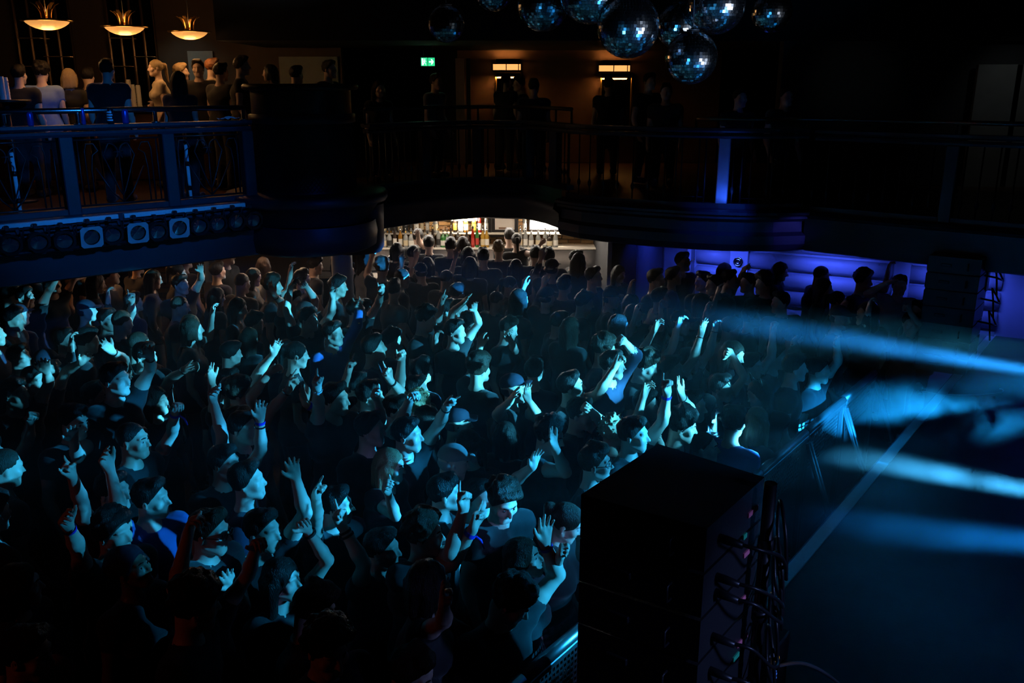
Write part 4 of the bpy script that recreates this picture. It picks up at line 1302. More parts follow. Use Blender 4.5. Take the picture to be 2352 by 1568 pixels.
BALLS = [(1025, 55, 82, 7.7, 'small disco ball hanging alone left of the cluster'), (1134, -18, 84, 7.9, 'disco ball cut by the top edge above the left of the cluster'),
         (1247, 12, 116, 7.4, 'disco ball at the left end of the cluster'), (1355, -18, 140, 7.0, 'disco ball cut by the top edge left of the largest one'), (1443, 60, 142, 6.9, 'largest fully visible disco ball in the middle of the cluster'),
         (1558, 60, 100, 7.5, 'disco ball tucked between the largest and the lowest one'), (1645, 10, 132, 7.3, 'disco ball at the right of the cluster cut by the top edge'), (1588, 132, 118, 7.1, 'lowest hanging disco ball of the cluster'),
         (1773, 27, 92, 7.8, 'disco ball hanging apart at the right of the cluster')]
for k, (px, py, dp, y, lab) in enumerate(BALLS):
    disco_ball(px, py, dp, y, lab, k)

# ------------------------------------------------------------------ stage lamps on the left balcony front
M_CAN = mat('lamp_can_black', (.02, .02, .023), .4, metal=.5)
M_GEL = mat('gel_frame_grey', (.46, .48, .50), .5, metal=.3, noise=.1)
M_LENS = mat('lamp_lens', (.03, .04, .05), .08, spec=1.0, coat=1.0)
def par_can(px, py, square, label, y_off=.19):
    # hang it in front of the fascia line
    lo_, hi_ = 0, 8; p0 = lp + ln * y_off
    for _ in range(40):
        t = (lo_ + hi_) / 2; q = p0 + ld * t
        x, _, _ = project((q[0], q[1], 2.35))
        if x < px: lo_ = t
        else: hi_ = t
    z = at_y(px, py, q[1])[2]
    root = empty('stage_lamp', (q[0], q[1], z), lh); tag(root, label, 'stage lamp', 'stage lamps hung along the left balcony front')
    # local -y points to the hall
    def T(mb, dz=0):
        return mb
    tilt = Matrix.Rotation(R(8), 4, 'X')
    def lay(mb):   # lathe axis z -> local -y, tipped down
        Mx = tilt @ Matrix.Rotation(R(90), 4, 'X')
        mb.v = [tuple(Mx @ Vector(v)) for v in mb.v]; return mb
    lay(MB().lathe([(.0, -.10), (.05, -.10), (.078, -.04), (.085, .05), (.095, .055), (.095, .075), (.082, .078)], n=20)).build('can', M_CAN, root)
    lay(MB().lathe([(0, .035), (.04, .042), (.078, .05)], n=20)).build('lens', M_LENS, root)
    mb = MB(); n = 24; S = .105
    inner = [(.078 * math.cos(2 * math.pi * (i + .5) / n), .078 * math.sin(2 * math.pi * (i + .5) / n)) for i in range(n)]
    if square:
        outer = []
        for i in range(n):
            a = 2 * math.pi * (i + .5) / n; m_ = max(abs(math.cos(a)), abs(math.sin(a)))
            outer.append((S * math.cos(a) / m_, S * math.sin(a) / m_))
    else:
        outer = []
        for i in range(n):
            a = 2 * math.pi * (i + .5) / n; m_ = max(abs(math.cos(a + k * math.pi / 4)) for k in range(8))
            outer.append((.105 * .95 * math.cos(a) / m_, .105 * .95 * math.sin(a) / m_))
    V = [(x, y_, .084) for x, y_ in inner + outer] + [(x, y_, .078) for x, y_ in inner + outer]
    F = []
    for i in range(n):
        j = (i + 1) % n
        F += [(i, n + i, n + j, j), (2 * n + i, 2 * n + j, 3 * n + j, 3 * n + i), (n + i, 3 * n + i, 3 * n + j, n + j), (i, j, 2 * n + j, 2 * n + i)]
    mb.add(V, F); lay(mb).build('gel_frame', M_GEL if square else M_CAN, root)
    MB().tube([(-.11, 0, -.0), (-.115, 0, .06), (-.10, .0, .13), (.10, .0, .13), (.115, 0, .06), (.11, 0, 0)], .009, 6).build('yoke', M_CAN, root)
    MB().box((0, .01, .135), (.04, .05, .05), bev=.006).build('clamp', M_IRON, root)
POS = ['first', 'second', 'third', 'fourth', 'fifth', 'sixth', 'seventh', 'eighth', 'ninth', 'tenth', 'eleventh', 'twelfth']
CANS = [(28, 558, 0), (92, 552, 0), (150, 549, 0), (211, 540, 1), (260, 535, 0), (316, 530, 1), (362, 528, 0), (410, 519, 1), (457, 515, 0), (499, 510, 0), (541, 505, 0), (580, 502, 0)]
for k, (px, py, sq) in enumerate(CANS):
    par_can(px, py, sq, ('%s stage lamp from the left on the balcony front, ' % POS[k]) + ('with a pale square gel frame' if sq else 'with a dark octagonal frame'))
pp0, pp1 = lp + ln * .19 + ld * 0.4, lp + ln * .19 + ld * 6.2
o = MB().tube([(pp0[0], pp0[1], 2.445), (pp1[0], pp1[1], 2.445)], .02, 8).build('lamp_bar', M_IRON); tag(o, 'black pipe that carries the stage lamps on the left balcony', 'pipe')

# small things on the left balcony ledge
def can_on_ledge(px, m, h, r, label, name='drink_can', cat='can', print_m=None):
    p = left_pt(px, -.13)
    root = empty(name, (p[0], p[1], LEDGE)); tag(root, label, cat)
    MB().lathe([(0, 0), (r * .8, 0), (r, .012), (r, h - .02), (r * .8, h), (0, h - .004)], n=14).build('body', m, root)
    MB().lathe([(r * .8, h - .001), (r * .82, h + .004), (r * .74, h + .004)], n=14).build('rim', M_CHROME, root)
    if print_m:
        mb = MB()
        for k in range(4):
            mb.lathe([(r * 1.01, .03 + k * .026), (r * 1.01, .045 + k * .026)], n=10, a0=R(190 + 6 * k), a1=R(330 - 14 * (k % 2)))
        mb.build('print', print_m, root, fix=False)
M_CANBLUE = mat('can_blue', (.05, .08, .45), .3, metal=.5); M_CANDK = mat('can_black', (.03, .03, .035), .3, metal=.6); M_PRINT = mat('can_print_white', (.8, .82, .85), .5)
can_on_ledge(82, M_CANBLUE, .13, .030, 'blue can at the left of the balcony ledge')
can_on_ledge(202, M_CANBLUE, .16, .022, 'slim blue can on the balcony ledge left of the printed can')
can_on_ledge(264, M_CANDK, .155, .036, 'black can with white print on the balcony ledge', print_m=M_PRINT)
can_on_ledge(297, M_CANBLUE, .14, .034, 'blue can right of the printed can on the ledge')
p = left_pt(533, -.13)
mb = MB(); rs = np.random.RandomState(3); n = 7
V = [(x * .04 - .12, y * .03 - .05, max(0, .03 * rs.rand() + .03 * math.exp(-((x - 3) ** 2 + (y - 2) ** 2) / 4))) for x in range(n) for y in range(5)]
F = [(i * 5 + j, (i + 1) * 5 + j, (i + 1) * 5 + j + 1, i * 5 + j + 1) for i in range(n - 1) for j in range(4)]
o = mb.add(V, F).build('paper_napkin', mat('white_paper', (.75, .75, .75), .8), None, (p[0], p[1], LEDGE + .002), (0, 0, lh)); tag(o, 'crumpled white paper napkin on the balcony ledge', 'napkin')
# made-up pale poles standing in for bright slashes of light behind the left balustrade
for (px, lab) in ((27, 'made-up pale pole for a bright slash behind the balustrade at the left edge'), (427, 'made-up pale pole for a bright slash behind the balustrade right of the boxed post')):
    p = left_pt(px, -.55); root = empty('bright_slash_pole', (p[0], p[1], FLOOR2)); tag(root, lab, 'pole')
    MB().tube([(0, 0, 0.02), (0, 0, .95)], .02, 8).build('pole', M_STRIP, root)
    for z in (.28, .55, .80): MB().tube([(0, 0, z), (0, 0, z + .05)], .0215, 8).build('black_tape', M_PLASTIC, root)
    MB().lathe([(0, 0), (.12, 0), (.12, .02), (.02, .03)], n=16).build('foot', M_IRON, root)

# ------------------------------------------------------------------ the lit bar under the balcony
BY = 14.9      # back wall of the bar
M_BRICK = [mat('brick_amber_%d' % i, c, .8, noise=.25, nscale=12, bump=.4, bscale=40) for i, c in enumerate(((.42, .22, .08), (.50, .28, .11), (.34, .17, .07), (.56, .34, .16)))]
wb = MB().box((-.4, BY + .15, 1.1), (6.4, .2, 2.2)).build('wall_bar', mat('mortar', (.30, .24, .17), .9, noise=.2)); tag(wb, 'amber brick wall behind the bottles', kind='structure')
bm_ = MB().box((0, 0, 0), (.205, .03, .062), bev=.006).mesh('brick')
for j in range(12):
    for i in range(24):
        x = -3.2 + i * .218 + (.109 if j % 2 else 0); z = 1.36 + j * .074
        if x > 1.5: continue
        me = bm_
        b_ = bpy.data.objects.new('brick', me); COL.objects.link(b_); b_.parent = wb; b_.location = (x, BY + .045 + rng.uniform(-.005, .004), z)
        if not me.materials: me.materials.append(M_BRICK[0])
        b_.material_slots[0].link = 'OBJECT'; b_.material_slots[0].material = M_BRICK[rng.randrange(4)]
# walls at the sides of the bar recess
o = MB().box((1.55, 13.6, 1.1), (.35, 2.8, 2.2)).build('wall_bar_side', M_WALL); tag(o, 'dark wall to the right of the bar', kind='structure')
# back shelves
sh_ = empty('back_bar', (-.9, BY - .22, 0)); tag(sh_, 'pale back bar with two lit bottle shelves', 'shelf')
M_SHELF = mat('pale_shelf', (.66, .60, .52), .35, noise=.1)
M_STEEL = mat('stainless_steel', (.5, .5, .52), .25, metal=1.0, bump=.03, bscale=80, stretch=(1, 1, 20))
MB().box((0, .0, 1.38), (4.7, .36, .03), bev=.005).build('lower_shelf', M_SHELF, sh_)
MB().box((0, .08, 1.60), (4.7, .20, .025), bev=.005).build('upper_shelf', M_SHELF, sh_)
MB().box((0, -.12, 1.18), (4.7, .02, .34)).build('fridge_front', M_STEEL, sh_)
MB().box((0, -.30, .98), (4.7, .5, .04), bev=.005).build('worktop', M_STEEL, sh_)
MB().box((0, -.30, .5), (4.7, .46, .95)).build('cabinet', M_BLACK, sh_)
for u in (-2.3, -1.2, 0, 1.2, 2.3): MB().box((u, .1, 1.49), (.03, .16, .2)).build('shelf_divider', M_SHELF, sh_)
# light boxes
def lightbox(px0, py0, px1, py1, label):
    y = BY - .15
    a = at_y(px0, py0, y); b = at_y(px1, py1, y)
    root = empty('light_box', ((a[0] + b[0]) / 2, y, b[2])); tag(root, label, 'light box')
    W, Hh = b[0] - a[0], a[2] - b[2]
    MB().box((0, .03, Hh / 2), (W + .04, .08, Hh + .04), bev=.006).build('housing', M_IRON, root)
    MB().box((0, -.015, Hh / 2), (W, .01, Hh)).build('diffuser', mat('light_box_white', (.9, .9, .88), .5, emit=(1.0, .93, .82), estr=2.6), root)
    l = bpy.data.lights.new('box_light', 'AREA'); l.shape = 'RECTANGLE'; l.size = W; l.size_y = .12; l.energy = 15; l.color = (1, .86, .68)
    q = bpy.data.objects.new('box_light', l); COL.objects.link(q); q.parent = root; q.location = (0, -.10, Hh * .4); q.rotation_euler = (R(72), 0, 0)
lightbox(1037, 486, 1096, 506, 'glowing white light box above the bottles left of the dark screen')
lightbox(1218, 505, 1291, 526, 'glowing white light box above the bottles at the right end of the bar')
# framed screen
a = at_y(1126, 488, BY - .12); b = at_y(1187, 541, BY - .12)
fr = empty('framed_board', ((a[0] + b[0]) / 2, BY - .12, b[2])); tag(fr, 'black framed board with a pale sheet between the light boxes', 'board')
W, Hh = b[0] - a[0], a[2] - b[2]
MB().box((0, 0, Hh / 2), (W, .03, Hh), bev=.004).build('back', M_PLASTIC, fr)
MB().box((.02, -.02, Hh * .58), (W * .74, .008, Hh * .62)).build('sheet', mat('pale_sheet', (.62, .56, .50), .7, noise=.15, nscale=5), fr)
MB().box((.03, -.027, Hh * .34), (W * .5, .006, Hh * .06)).build('print_bar', mat('print_brown', (.18, .10, .06), .7), fr)
for u in (-1, 1): MB().box((u * W / 2, -.015, Hh / 2), (.05, .05, Hh), bev=.006).build('frame_side', M_PLASTIC, fr)
for v in (0, 1): MB().box((0, -.015, Hh * v), (W, .05, .05), bev=.006).build('frame_rail', M_PLASTIC, fr)
# front counter with a light top
ct = empty('bar_counter', (-.75, 13.75, 0)); tag(ct, 'pale topped front counter of the lit bar', 'counter')
MB().box((0, 0, .52), (4.1, .5, 1.0), bev=.01).build('counter_front', M_WOOD, ct)
MB().box((0, 0, 1.05), (4.2, .62, .05), bev=.012).build('counter_top', mat('counter_pale', (.5, .44, .38), .25, coat=.3), ct)
MB().box((.55, .05, 1.10), (.5, .30, .04), bev=.01).build('drip_tray', M_STEEL, ct)
# bottles
BOT = {}
def bottle_kind(kind):
    h = {'tall': .31, 'square': .27, 'slim': .34, 'round': .26, 'stout': .24}[kind]
    r = {'tall': .038, 'square': .042, 'slim': .031, 'round': .046, 'stout': .050}[kind]
    hb = h * .58
    return [(0, 0), (r * .95, 0), (r, .008), (r, hb), (r * .82, hb + .025), (.015, hb + .07), (.0135, h - .03), (.0135, h)], r, hb, h
GL = {'clear': mat('glass_clear', (.62, .64, .62), .08, trans=.55, spec=.8), 'green': mat('glass_green', (.06, .28, .06), .1, trans=.3, spec=.8), 'amber': mat('glass_amber', (.48, .22, .03), .1, trans=.3, spec=.8),
      'red': mat('glass_red', (.50, .03, .02), .1, trans=.25, spec=.8), 'dark': mat('glass_dark', (.03, .02, .015), .1, spec=.8), 'blue': mat('glass_blue', (.10, .30, .50), .1, trans=.3), 'gold': mat('glass_gold', (.60, .34, .05), .1, trans=.3)}
LBL = {'w': mat('label_white', (.75, .72, .66), .6, noise=.15, nscale=60), 'y': mat('label_yellow', (.75, .50, .06), .6), 'k': mat('label_black', (.03, .03, .03), .5), 'r': mat('label_red', (.5, .05, .04), .6), 'c': mat('label_cream', (.62, .52, .34), .6)}
CAPM = {'k': M_PLASTIC, 's': M_CHROME, 'g': M_BRASS}
def bottle(x, y, z, kind, glass, lab, capc, label, grp):
    prof, r, hb, h = bottle_kind(kind)
    key = (kind,)
    if key not in BOT:
        BOT[key] = (MB().lathe(prof, n=12).mesh('glass_body'), MB().lathe([(r * 1.02, hb * .22), (r * 1.02, hb * .78)], n=12).mesh('paper_label'), MB().lathe([(.016, h - .035), (.016, h + .004), (0, h + .006)], n=8).mesh('cap'),
                    MB().tube([(0, 0, h), (0, 0, h + .03), (.006, 0, h + .06)], [.008, .006, .004], 6).mesh('pourer'))
    root = empty('bottle', (x, y, z), rng.uniform(0, 6)); tag(root, label, 'bottle', grp)
    for (nm, me, m) in (('glass_body', BOT[key][0], GL[glass]), ('paper_label', BOT[key][1], LBL[lab]), ('cap', BOT[key][2], CAPM[capc]), ('pourer', BOT[key][3], M_CHROME)):
        o_ = bpy.data.objects.new(nm, me); COL.objects.link(o_); o_.parent = root
        if not me.materials: me.materials.append(m)
        o_.material_slots[0].link = 'OBJECT'; o_.material_slots[0].material = m
# (picture column, shelf row, kind, glass, label, cap, words): row 0 = lower shelf, 1 = upper shelf
ROWS = [(1.395, BY - .32), (1.614, BY - .16)]
BOTS = [(1036, 0, 'tall', 'dark', 'y', 'k', 'dark bottle with a yellow label left of the framed board'), (1052, 0, 'square', 'dark', 'w', 's', 'square dark bottle with a white label and domed top'), (1072, 0, 'stout', 'dark', 'k', 'k', 'squat black bottle beside the red bottle'),
        (1086, 0, 'slim', 'red', 'r', 'k', 'slim red bottle on the lower shelf left of the framed board'), (1096, 0, 'slim', 'green', 'r', 's', 'green bottle with a red label beside the slim red bottle'), (1109, 0, 'tall', 'gold', 'c', 's', 'golden bottle on the lower shelf beside the board'),
        (1118, 0, 'tall', 'gold', 'w', 's', 'second golden bottle on the lower shelf beside the board'), (1018, 0, 'round', 'green', 'w', 's', 'round green bottle on the lower shelf left of the dark yellow-label bottle'), (1027, 0, 'round', 'green', 'c', 's', 'second round green bottle on the lower shelf'),
        (1102, 1, 'slim', 'red', 'w', 'k', 'red bottle on the upper shelf left of the framed board'), (1117, 1, 'slim', 'clear', 'w', 's', 'tall clear bottle on the upper shelf touching the framed board'), (1070, 1, 'tall', 'amber', 'c', 's', 'amber bottle under the left light box'), (1089, 1, 'tall', 'amber', 'y', 's', 'second amber bottle under the left light box'),
        (1195, 0, 'tall', 'clear', 'c', 's', 'clear bottle just right of the framed board'), (1207, 0, 'tall', 'clear', 'w', 's', 'clear white-label bottle left of the right light box'), (1220, 0, 'square', 'clear', 'w', 's', 'square clear bottle below the left end of the right light box'),
        (1236, 0, 'square', 'clear', 'c', 's', 'broad clear bottle with a cream label under the right light box'), (1252, 0, 'tall', 'clear', 'w', 's', 'tall clear bottle under the middle of the right light box'), (1262, 0, 'stout', 'dark', 'c', 's', 'squat dark bottle under the right light box'),
        (1276, 0, 'square', 'clear', 'w', 's', 'square clear bottle at the right end of the back bar'), (1205, 1, 'slim', 'clear', 'w', 'k', 'slim clear bottle on the upper shelf right of the board'),
        (1000, 1, 'tall', 'clear', 'c', 's', 'clear bottle on the upper shelf left of the light box'), (1045, 1, 'slim', 'dark', 'y', 'k', 'slim dark bottle on the upper shelf below the left light box'), (1058, 1, 'round', 'clear', 'w', 's', 'round clear bottle on the upper shelf below the left light box')]
for (px, row, kd, gl, lb, cp, lab) in BOTS:
    z, y = ROWS[row]; p = at_y(px, 545 if row == 0 else 520, y)
    bottle(p[0], y, z, kd, gl, lb, cp, lab, 'bottles on the back bar')
for row in (0, 1):
    px = 882
    while px < 1012:
        z, y = ROWS[row]; p = at_y(px, 540, y)
        if not (row == 1 and 990 < px < 1008):
            bottle(p[0], y + rng.uniform(-.03, .03), z, rng.choice(('tall', 'square', 'round', 'slim')), rng.choice(('clear', 'clear', 'amber', 'clear', 'dark')), rng.choice('wck'), rng.choice('sskg'), 'bottle in the crowded left run of the back bar', 'crowded bottles at the left of the back bar')
        px += 12.5
# beer taps and glasses on the counter
for k, (px, lab) in enumerate(((895, 'chrome beer tap at the left of the lit bar'), (1215, 'chrome beer tap at the right of the lit bar'))):
    p = at_y(px, 575, 13.7); root = empty('beer_tap', (p[0], 13.75, 1.075)); tag(root, lab, 'beer tap')
    MB().tube([(0, 0, 0), (0, 0, .28), (0, -.04, .34), (0, -.12, .33), (0, -.13, .26)], .022, 10).build('spout', M_CHROME, root)
    MB().tube([(0, 0, .30), (0, .02, .42)], [.010, .016], 8).build('handle', M_PLASTIC, root)
    MB().lathe([(0, 0), (.06, 0), (.055, .02), (.02, .03)], n=14).build('flange', M_CHROME, root)
M_PINT = mat('pint_glass', (.75, .75, .75), .05, trans=.8)
for k, px in enumerate((930, 948, 1160, 1176, 1246, 1262)):
    p = at_y(px, 575, 13.62); mb = MB().lathe([(0, .004), (.03, .004), (.04, .14), (.037, .14), (.028, .012)], n=12)
    o = mb.build('pint_glass', M_PINT, None, (p[0], 13.62, 1.075)); tag(o, 'empty glass standing on the lit bar counter', 'glass', 'glasses on the lit bar counter')

# ------------------------------------------------------------------ blue padded wall under the right balcony
M_PAD = mat('padded_leather', (.30, .31, .34), .42, noise=.12, nscale=8, bump=.12, bscale=60)
M_PALEW = mat('blue_wall_paint', (.36, .38, .42), .5, noise=.1, nscale=4)
wa_, wz_ = np.array([1.95, 12.7]), np.array([7.9, 9.6])
wd = unit(np.append(wz_ - wa_, 0))[:2]; wh = math.atan2(wd[1], wd[0]); wn = np.array([wd[1], -wd[0]])
WL = np.linalg.norm(wz_ - wa_)
c = (wa_ + wz_) / 2 - wn * .1
ws = MB().box((0, 0, 1.1), (WL, .2, 2.2)).build('wall_blue', M_PALEW, None, (c[0], c[1], 0), (0, 0, wh)); tag(ws, 'blue-lit padded wall under the right balcony', kind='structure')
def wall_t(px, z=1.6):
    lo_, hi_ = 0, WL
    for _ in range(40):
        t = (lo_ + hi_) / 2; q = wa_ + wd * t
        if project((q[0], q[1], z))[0] < px: lo_ = t
        else: hi_ = t
    return t
def on_wall(mb, name, m): return mb.build(name, m, ws)
t_ = {k: wall_t(k) - WL / 2 for k in (1586, 1602, 1680, 1722, 2052, 2090, 2150, 2300, 2352)}
for (a_, b_) in ((1602, 1680), (1722, 2052), (2090, 2300)):
    for k in range(6):
        z0, z1 = .60 + k * .245, .60 + (k + 1) * .245 - .035
        u0, u1 = t_[a_], t_[b_]
        prof = [(0, z0), (-.05, z0 + .005), (-.085, z0 + .05), (-.10, (z0 + z1) / 2), (-.095, z1 - .05), (-.07, z1 - .01), (0, z1)]
        V = [(u, -.1 + o_, z) for u in (u0, u1) for (o_, z) in prof]; n = len(prof)
        F = [(i, i + 1, n + i + 1, n + i) for i in range(n - 1)] + [tuple(range(n)), tuple(range(n, 2 * n))[::-1]]
        mb = MB(); mb.add(V, F, True); on_wall(mb, 'padded_band', M_PAD)
for (a_, b_) in ((1680, 1722), (2052, 2090)):
    on_wall(MB().box(((t_[a_] + t_[b_]) / 2, -.16, 1.1), (t_[b_] - t_[a_], .14, 2.18), bev=.01), 'pilaster', M_PALEW)
on_wall(MB().box((t_[1586] + .03, -.2, 1.1), (.06, .2, 2.18), bev=.01), 'end_post', M_PALEW)
on_wall(MB().box((t_[1586] + .03, -.2, 1.62), (.065, .21, .02), bev=.002), 'end_post_band', M_BRASS)
rp_ = wa_ + wd * wall_t(1701) + wn * .14
zz = at_y(1689, 600, rp_[1])[2]
sp = empty('wall_speaker', (rp_[0], rp_[1], zz), wh); tag(sp, 'small round wall speaker on the blue pilaster', 'speaker')
def lay_y(mb):
    mb.v = [(x, -z, y) for (x, y, z) in mb.v]; return mb
lay_y(MB().lathe([(0, .02), (.05, .03), (.06, .035), (.06, 0), (0, 0)], n=18)).build('body', M_PLASTIC, sp)
lay_y(MB().lathe([(.022, .034), (.03, .04), (.038, .034)], n=18)).build('cone_ring', M_CHROME, sp)
lay_y(MB().lathe([(.050, .034), (.057, .04), (.062, .034)], n=18)).build('outer_ring', M_CHROME, sp)
# column and post left of the padded wall
o = MB().lathe([(.19, 0), (.19, UNDER + .1)], (at_y(1490, 590, 12.6)[0], 12.6, 0), 28).build('pillar', M_PALEW); tag(o, 'round blue-lit pillar left of the padded wall', kind='structure')
x_ = at_y(1400, 590, 12.2)[0]
o = MB().box((x_, 12.2, 1.05), (.06, .06, 2.1), bev=.006).build('trim_9', M_PALEW); tag(o, 'thin blue-lit post at the right of the bar', kind='structure')
# far right upper wall with grey door panels
o = MB().box((7.6, 13.4, 4.5), (7.5, .2, 3.9)).build('wall_upper_right', M_WALL); tag(o, 'dark wall of the right upper level', kind='structure')
M_GREYD = mat('grey_door_paint', (.16, .165, .16), .6, noise=.2, nscale=5)
for k, (x0, x1) in enumerate(((2246, 2306), (2335, 2420))):
    o, a, b = flat_panel('door_%d' % (k + 3), x0, 148, x1, 430, 13.2, M_GREYD, .06); tag(o, ('pale grey door panel at the right of the upper level', 'brownish door panel at the right edge of the upper level')[k], kind='structure')
# wall under the left balcony
o = MB().box((-7.1, 13.5, 1.0), (8.2, .2, 2.0)).build('wall_under_left', mat('under_balcony_wall', (.16, .12, .09), .8, noise=.2, nscale=3)); o.rotation_euler = (0, 0, 0); tag(o, 'dim brown wall under the left balcony', kind='structure')
# brick pier under the left balcony
p = at_y(412, 600, 12.7)
pier = MB().box((p[0], 12.95, 1.0), (.7, .5, 2.0)).build('wall_pier', mat('mortar_dim', (.20, .16, .12), .9)); tag(pier, 'brick pier under the left balcony', kind='structure')
for j in range(14):
    for i in range(3):
        b_ = bpy.data.objects.new('brick', bm_); COL.objects.link(b_); b_.parent = pier
        b_.location = (p[0] - .24 + i * .225 + (.05 if j % 2 else -.02), 12.69, .95 + j * .074)
        b_.material_slots[0].link = 'OBJECT'; b_.material_slots[0].material = M_BRICK[rng.randrange(4)]

# ------------------------------------------------------------------ loudspeaker stacks
M_CABINET = mat('speaker_cabinet', (.022, .022, .024), .38, bump=.25, bscale=220)
def line_array(c, heading, n, eh, w, dpt, splay, z0, label, cables=True, tall=None):
    root = empty('speaker_stack', (c[0], c[1], z0), heading); tag(root, label, 'speaker')
    # local: -y front (to the crowd), +y back, x across
    for k in range(n):
        z = k * eh
        M4 = Matrix.Rotation(R(splay * (k - n / 2)), 4, 'X')
        # wedge cabinet: front wider than the back
        x, y, h2 = w / 2, dpt / 2, eh / 2 - .003
        V = [(-x, -y, -h2), (x, -y, -h2), (x * .86, y, -h2 * .95), (-x * .86, y, -h2 * .95), (-x, -y, h2), (x, -y, h2), (x * .86, y, h2 * .95), (-x * .86, y, h2 * .95)]
        F = [(3, 2, 1, 0), (4, 5, 6, 7), (0, 1, 5, 4), (1, 2, 6, 5), (2, 3, 7, 6), (3, 0, 4, 7)]
        mb = MB(); mb.add(V, F)
        cab = mb.build('cabinet', M_CABINET, root, (0, 0, z + eh / 2))
        MB().box((0, -y - .006, 0), (w * .95, .012, eh * .84), bev=.004).build('grille', M_GRILLE, cab)
        for s in (-1, 1):
            MB().box((s * (x * .97), -y * .3, 0), (.015, .10, .03), bev=.004).build('rigging_plate', M_IRON, cab)
            MB().tube([(s * x * .95, y * .55, -.035), (s * (x * .95 + .035), y * .55, -.035), (s * (x * .95 + .035), y * .55, .035), (s * x * .95, y * .55, .035)], .007, 6).build('handle', M_IRON, cab)
    return root
M_TAPEP = mat('pink_tape', (.85, .20, .28), .6); M_TAPEG = mat('green_tape', (.03, .55, .25), .6); M_AMBL = mat('amber_display', (.8, .45, .05), .4, emit=(1, .5, .05), estr=.5)
M_DISP = mat('blue_display', (.1, .2, .6), .4, emit=(.05, .2, .9), estr=.3)

PA_H = math.atan2(-AX[1], -AX[0])
pa = line_array((.69, 3.41), PA_H, 7, .20, .66, .53, 0, STAGE, 'black loudspeaker stack in the foreground with cables on its back')
def on_back(mb, name, m): return mb.build(name, m, pa)
M_CAB = None
for (x, z, w_, g) in ((-.17, 1.28, .10, 0), (-.15, 1.10, .09, 0), (-.16, .88, .10, 0), (-.17, .66, .11, 0), (-.10, 1.195, .035, 1), (-.11, .61, .06, 1)):
    on_back(MB().box((x, .268 - abs(x) * .0, z), (w_, .010, .024), bev=.002), 'tape_label', M_TAPEG if g else M_TAPEP)
M_CABLE = mat('cable_rubber', (.012, .012, .013), .35)
rs = np.random.RandomState(5)
for k, z in enumerate((1.30, 1.13, 1.06, .86, .70)):
    on_back(MB().tube([(.16, .24, z), (.16, .30, z), (.155, .36, z - .005)], [.018, .018, .014], 10), 'connector', M_CABLE)
    pts = [(.155, .35, z - .003), (.12, .42, z - .02), (.0, .46, z - .09 - .02 * k), (-.14, .44, z - .22), (-.26, .36, z - .20), (-.30, .33, z - .05), (-.24, .36, z + .02), (-.16, .42, z - .10), (-.22, .42, z - .34)]
    P_ = np.array(pts); fine = []
    for i in range(len(P_) - 1):
        p0, p1, p2, p3 = P_[max(i - 1, 0)], P_[i], P_[i + 1], P_[min(i + 2, len(P_) - 1)]
        for t in np.linspace(0, 1, 6)[:-1]:
            fine.append(.5 * ((2 * p1) + (-p0 + p2) * t + (2 * p0 - 5 * p1 + 4 * p2 - p3) * t * t + (-p0 + 3 * p1 - 3 * p2 + p3) * t ** 3))
    on_back(MB().tube(fine, .008, 8), 'cable', M_CABLE)
po = MB().tube([(0, 0, 0), (0, 0, 1.42)], .026, 14)
pole = empty('speaker_pole', tuple(np.array([1.02, 3.42, STAGE]) + NX * .07 - AX * .02)); tag(pole, 'black steel pole behind the foreground speaker stack', 'pole')
po.build('tube', M_PLASTIC, pole)
for z in (.35, .78, 1.12): MB().tube([(0, 0, z), (0, 0, z + .05)], .033, 14).build('clamp', M_IRON, pole)
MB().lathe([(0, 0), (.16, 0), (.16, .012), (.03, .02)], n=20).build('foot', M_IRON, pole)
# small power box with a lit display next to the pole
bx_ = empty('power_box', tuple(np.array([1.20, 3.74, STAGE])), PA_H); tag(bx_, 'small black power box with an amber display beside the speaker pole', 'power box')
MB().box((0, 0, .22), (.26, .20, .44), bev=.008).build('case', M_PLASTIC, bx_)
MB().box((.05, .102, .36), (.07, .006, .04), bev=.002).build('amber_display', M_AMBL, bx_)
for k in range(3): MB().box((.05, .102, .31 - k * .022), (.05, .004, .008)).build('blue_light', M_DISP, bx_)
pts = [(1.28, 3.70, 1.30), (1.40, 3.66, 1.34), (1.55, 3.62, 1.26), (1.62, 3.58, 1.12), (1.60, 3.50, 1.02), (1.48, 3.46, 1.012), (1.36, 3.40, 1.012)]
P_ = np.array(pts); fine = []
for i in range(len(P_) - 1):
    p0, p1, p2, p3 = P_[max(i - 1, 0)], P_[i], P_[i + 1], P_[min(i + 2, len(P_) - 1)]
    for t in np.linspace(0, 1, 7)[:-1]:
        fine.append(.5 * ((2 * p1) + (-p0 + p2) * t + (2 * p0 - 5 * p1 + 4 * p2 - p3) * t * t + (-p0 + 3 * p1 - 3 * p2 + p3) * t ** 3))
o = MB().tube(fine, .009, 8).build('stage_cable', mat('grey_cable', (.25, .27, .3), .3)); tag(o, 'looped grey cable on the stage beside the power box', 'cable')
pb_ = line_array((4.78, 9.38), PA_H, 7, .18, .62, .5, 0, STAGE, 'black loudspeaker stack on the far side of the stage')
for k, z in enumerate((1.05, .8, .55)):
    pts = [(.0, .25, z), (-.05, .36, z - .02), (-.25, .40, z - .08), (-.36, .34, z - .02), (-.30, .30, z + .06), (-.2, .34, z - .05), (-.24, .36, z - .25)]
    MB().tube(pts, .010, 8).build('cable', M_CABLE, pb_)
MB().box((-.20, .262, 1.0), (.12, .01, .30), bev=.002).build('pale_plate', M_GEL, pb_)
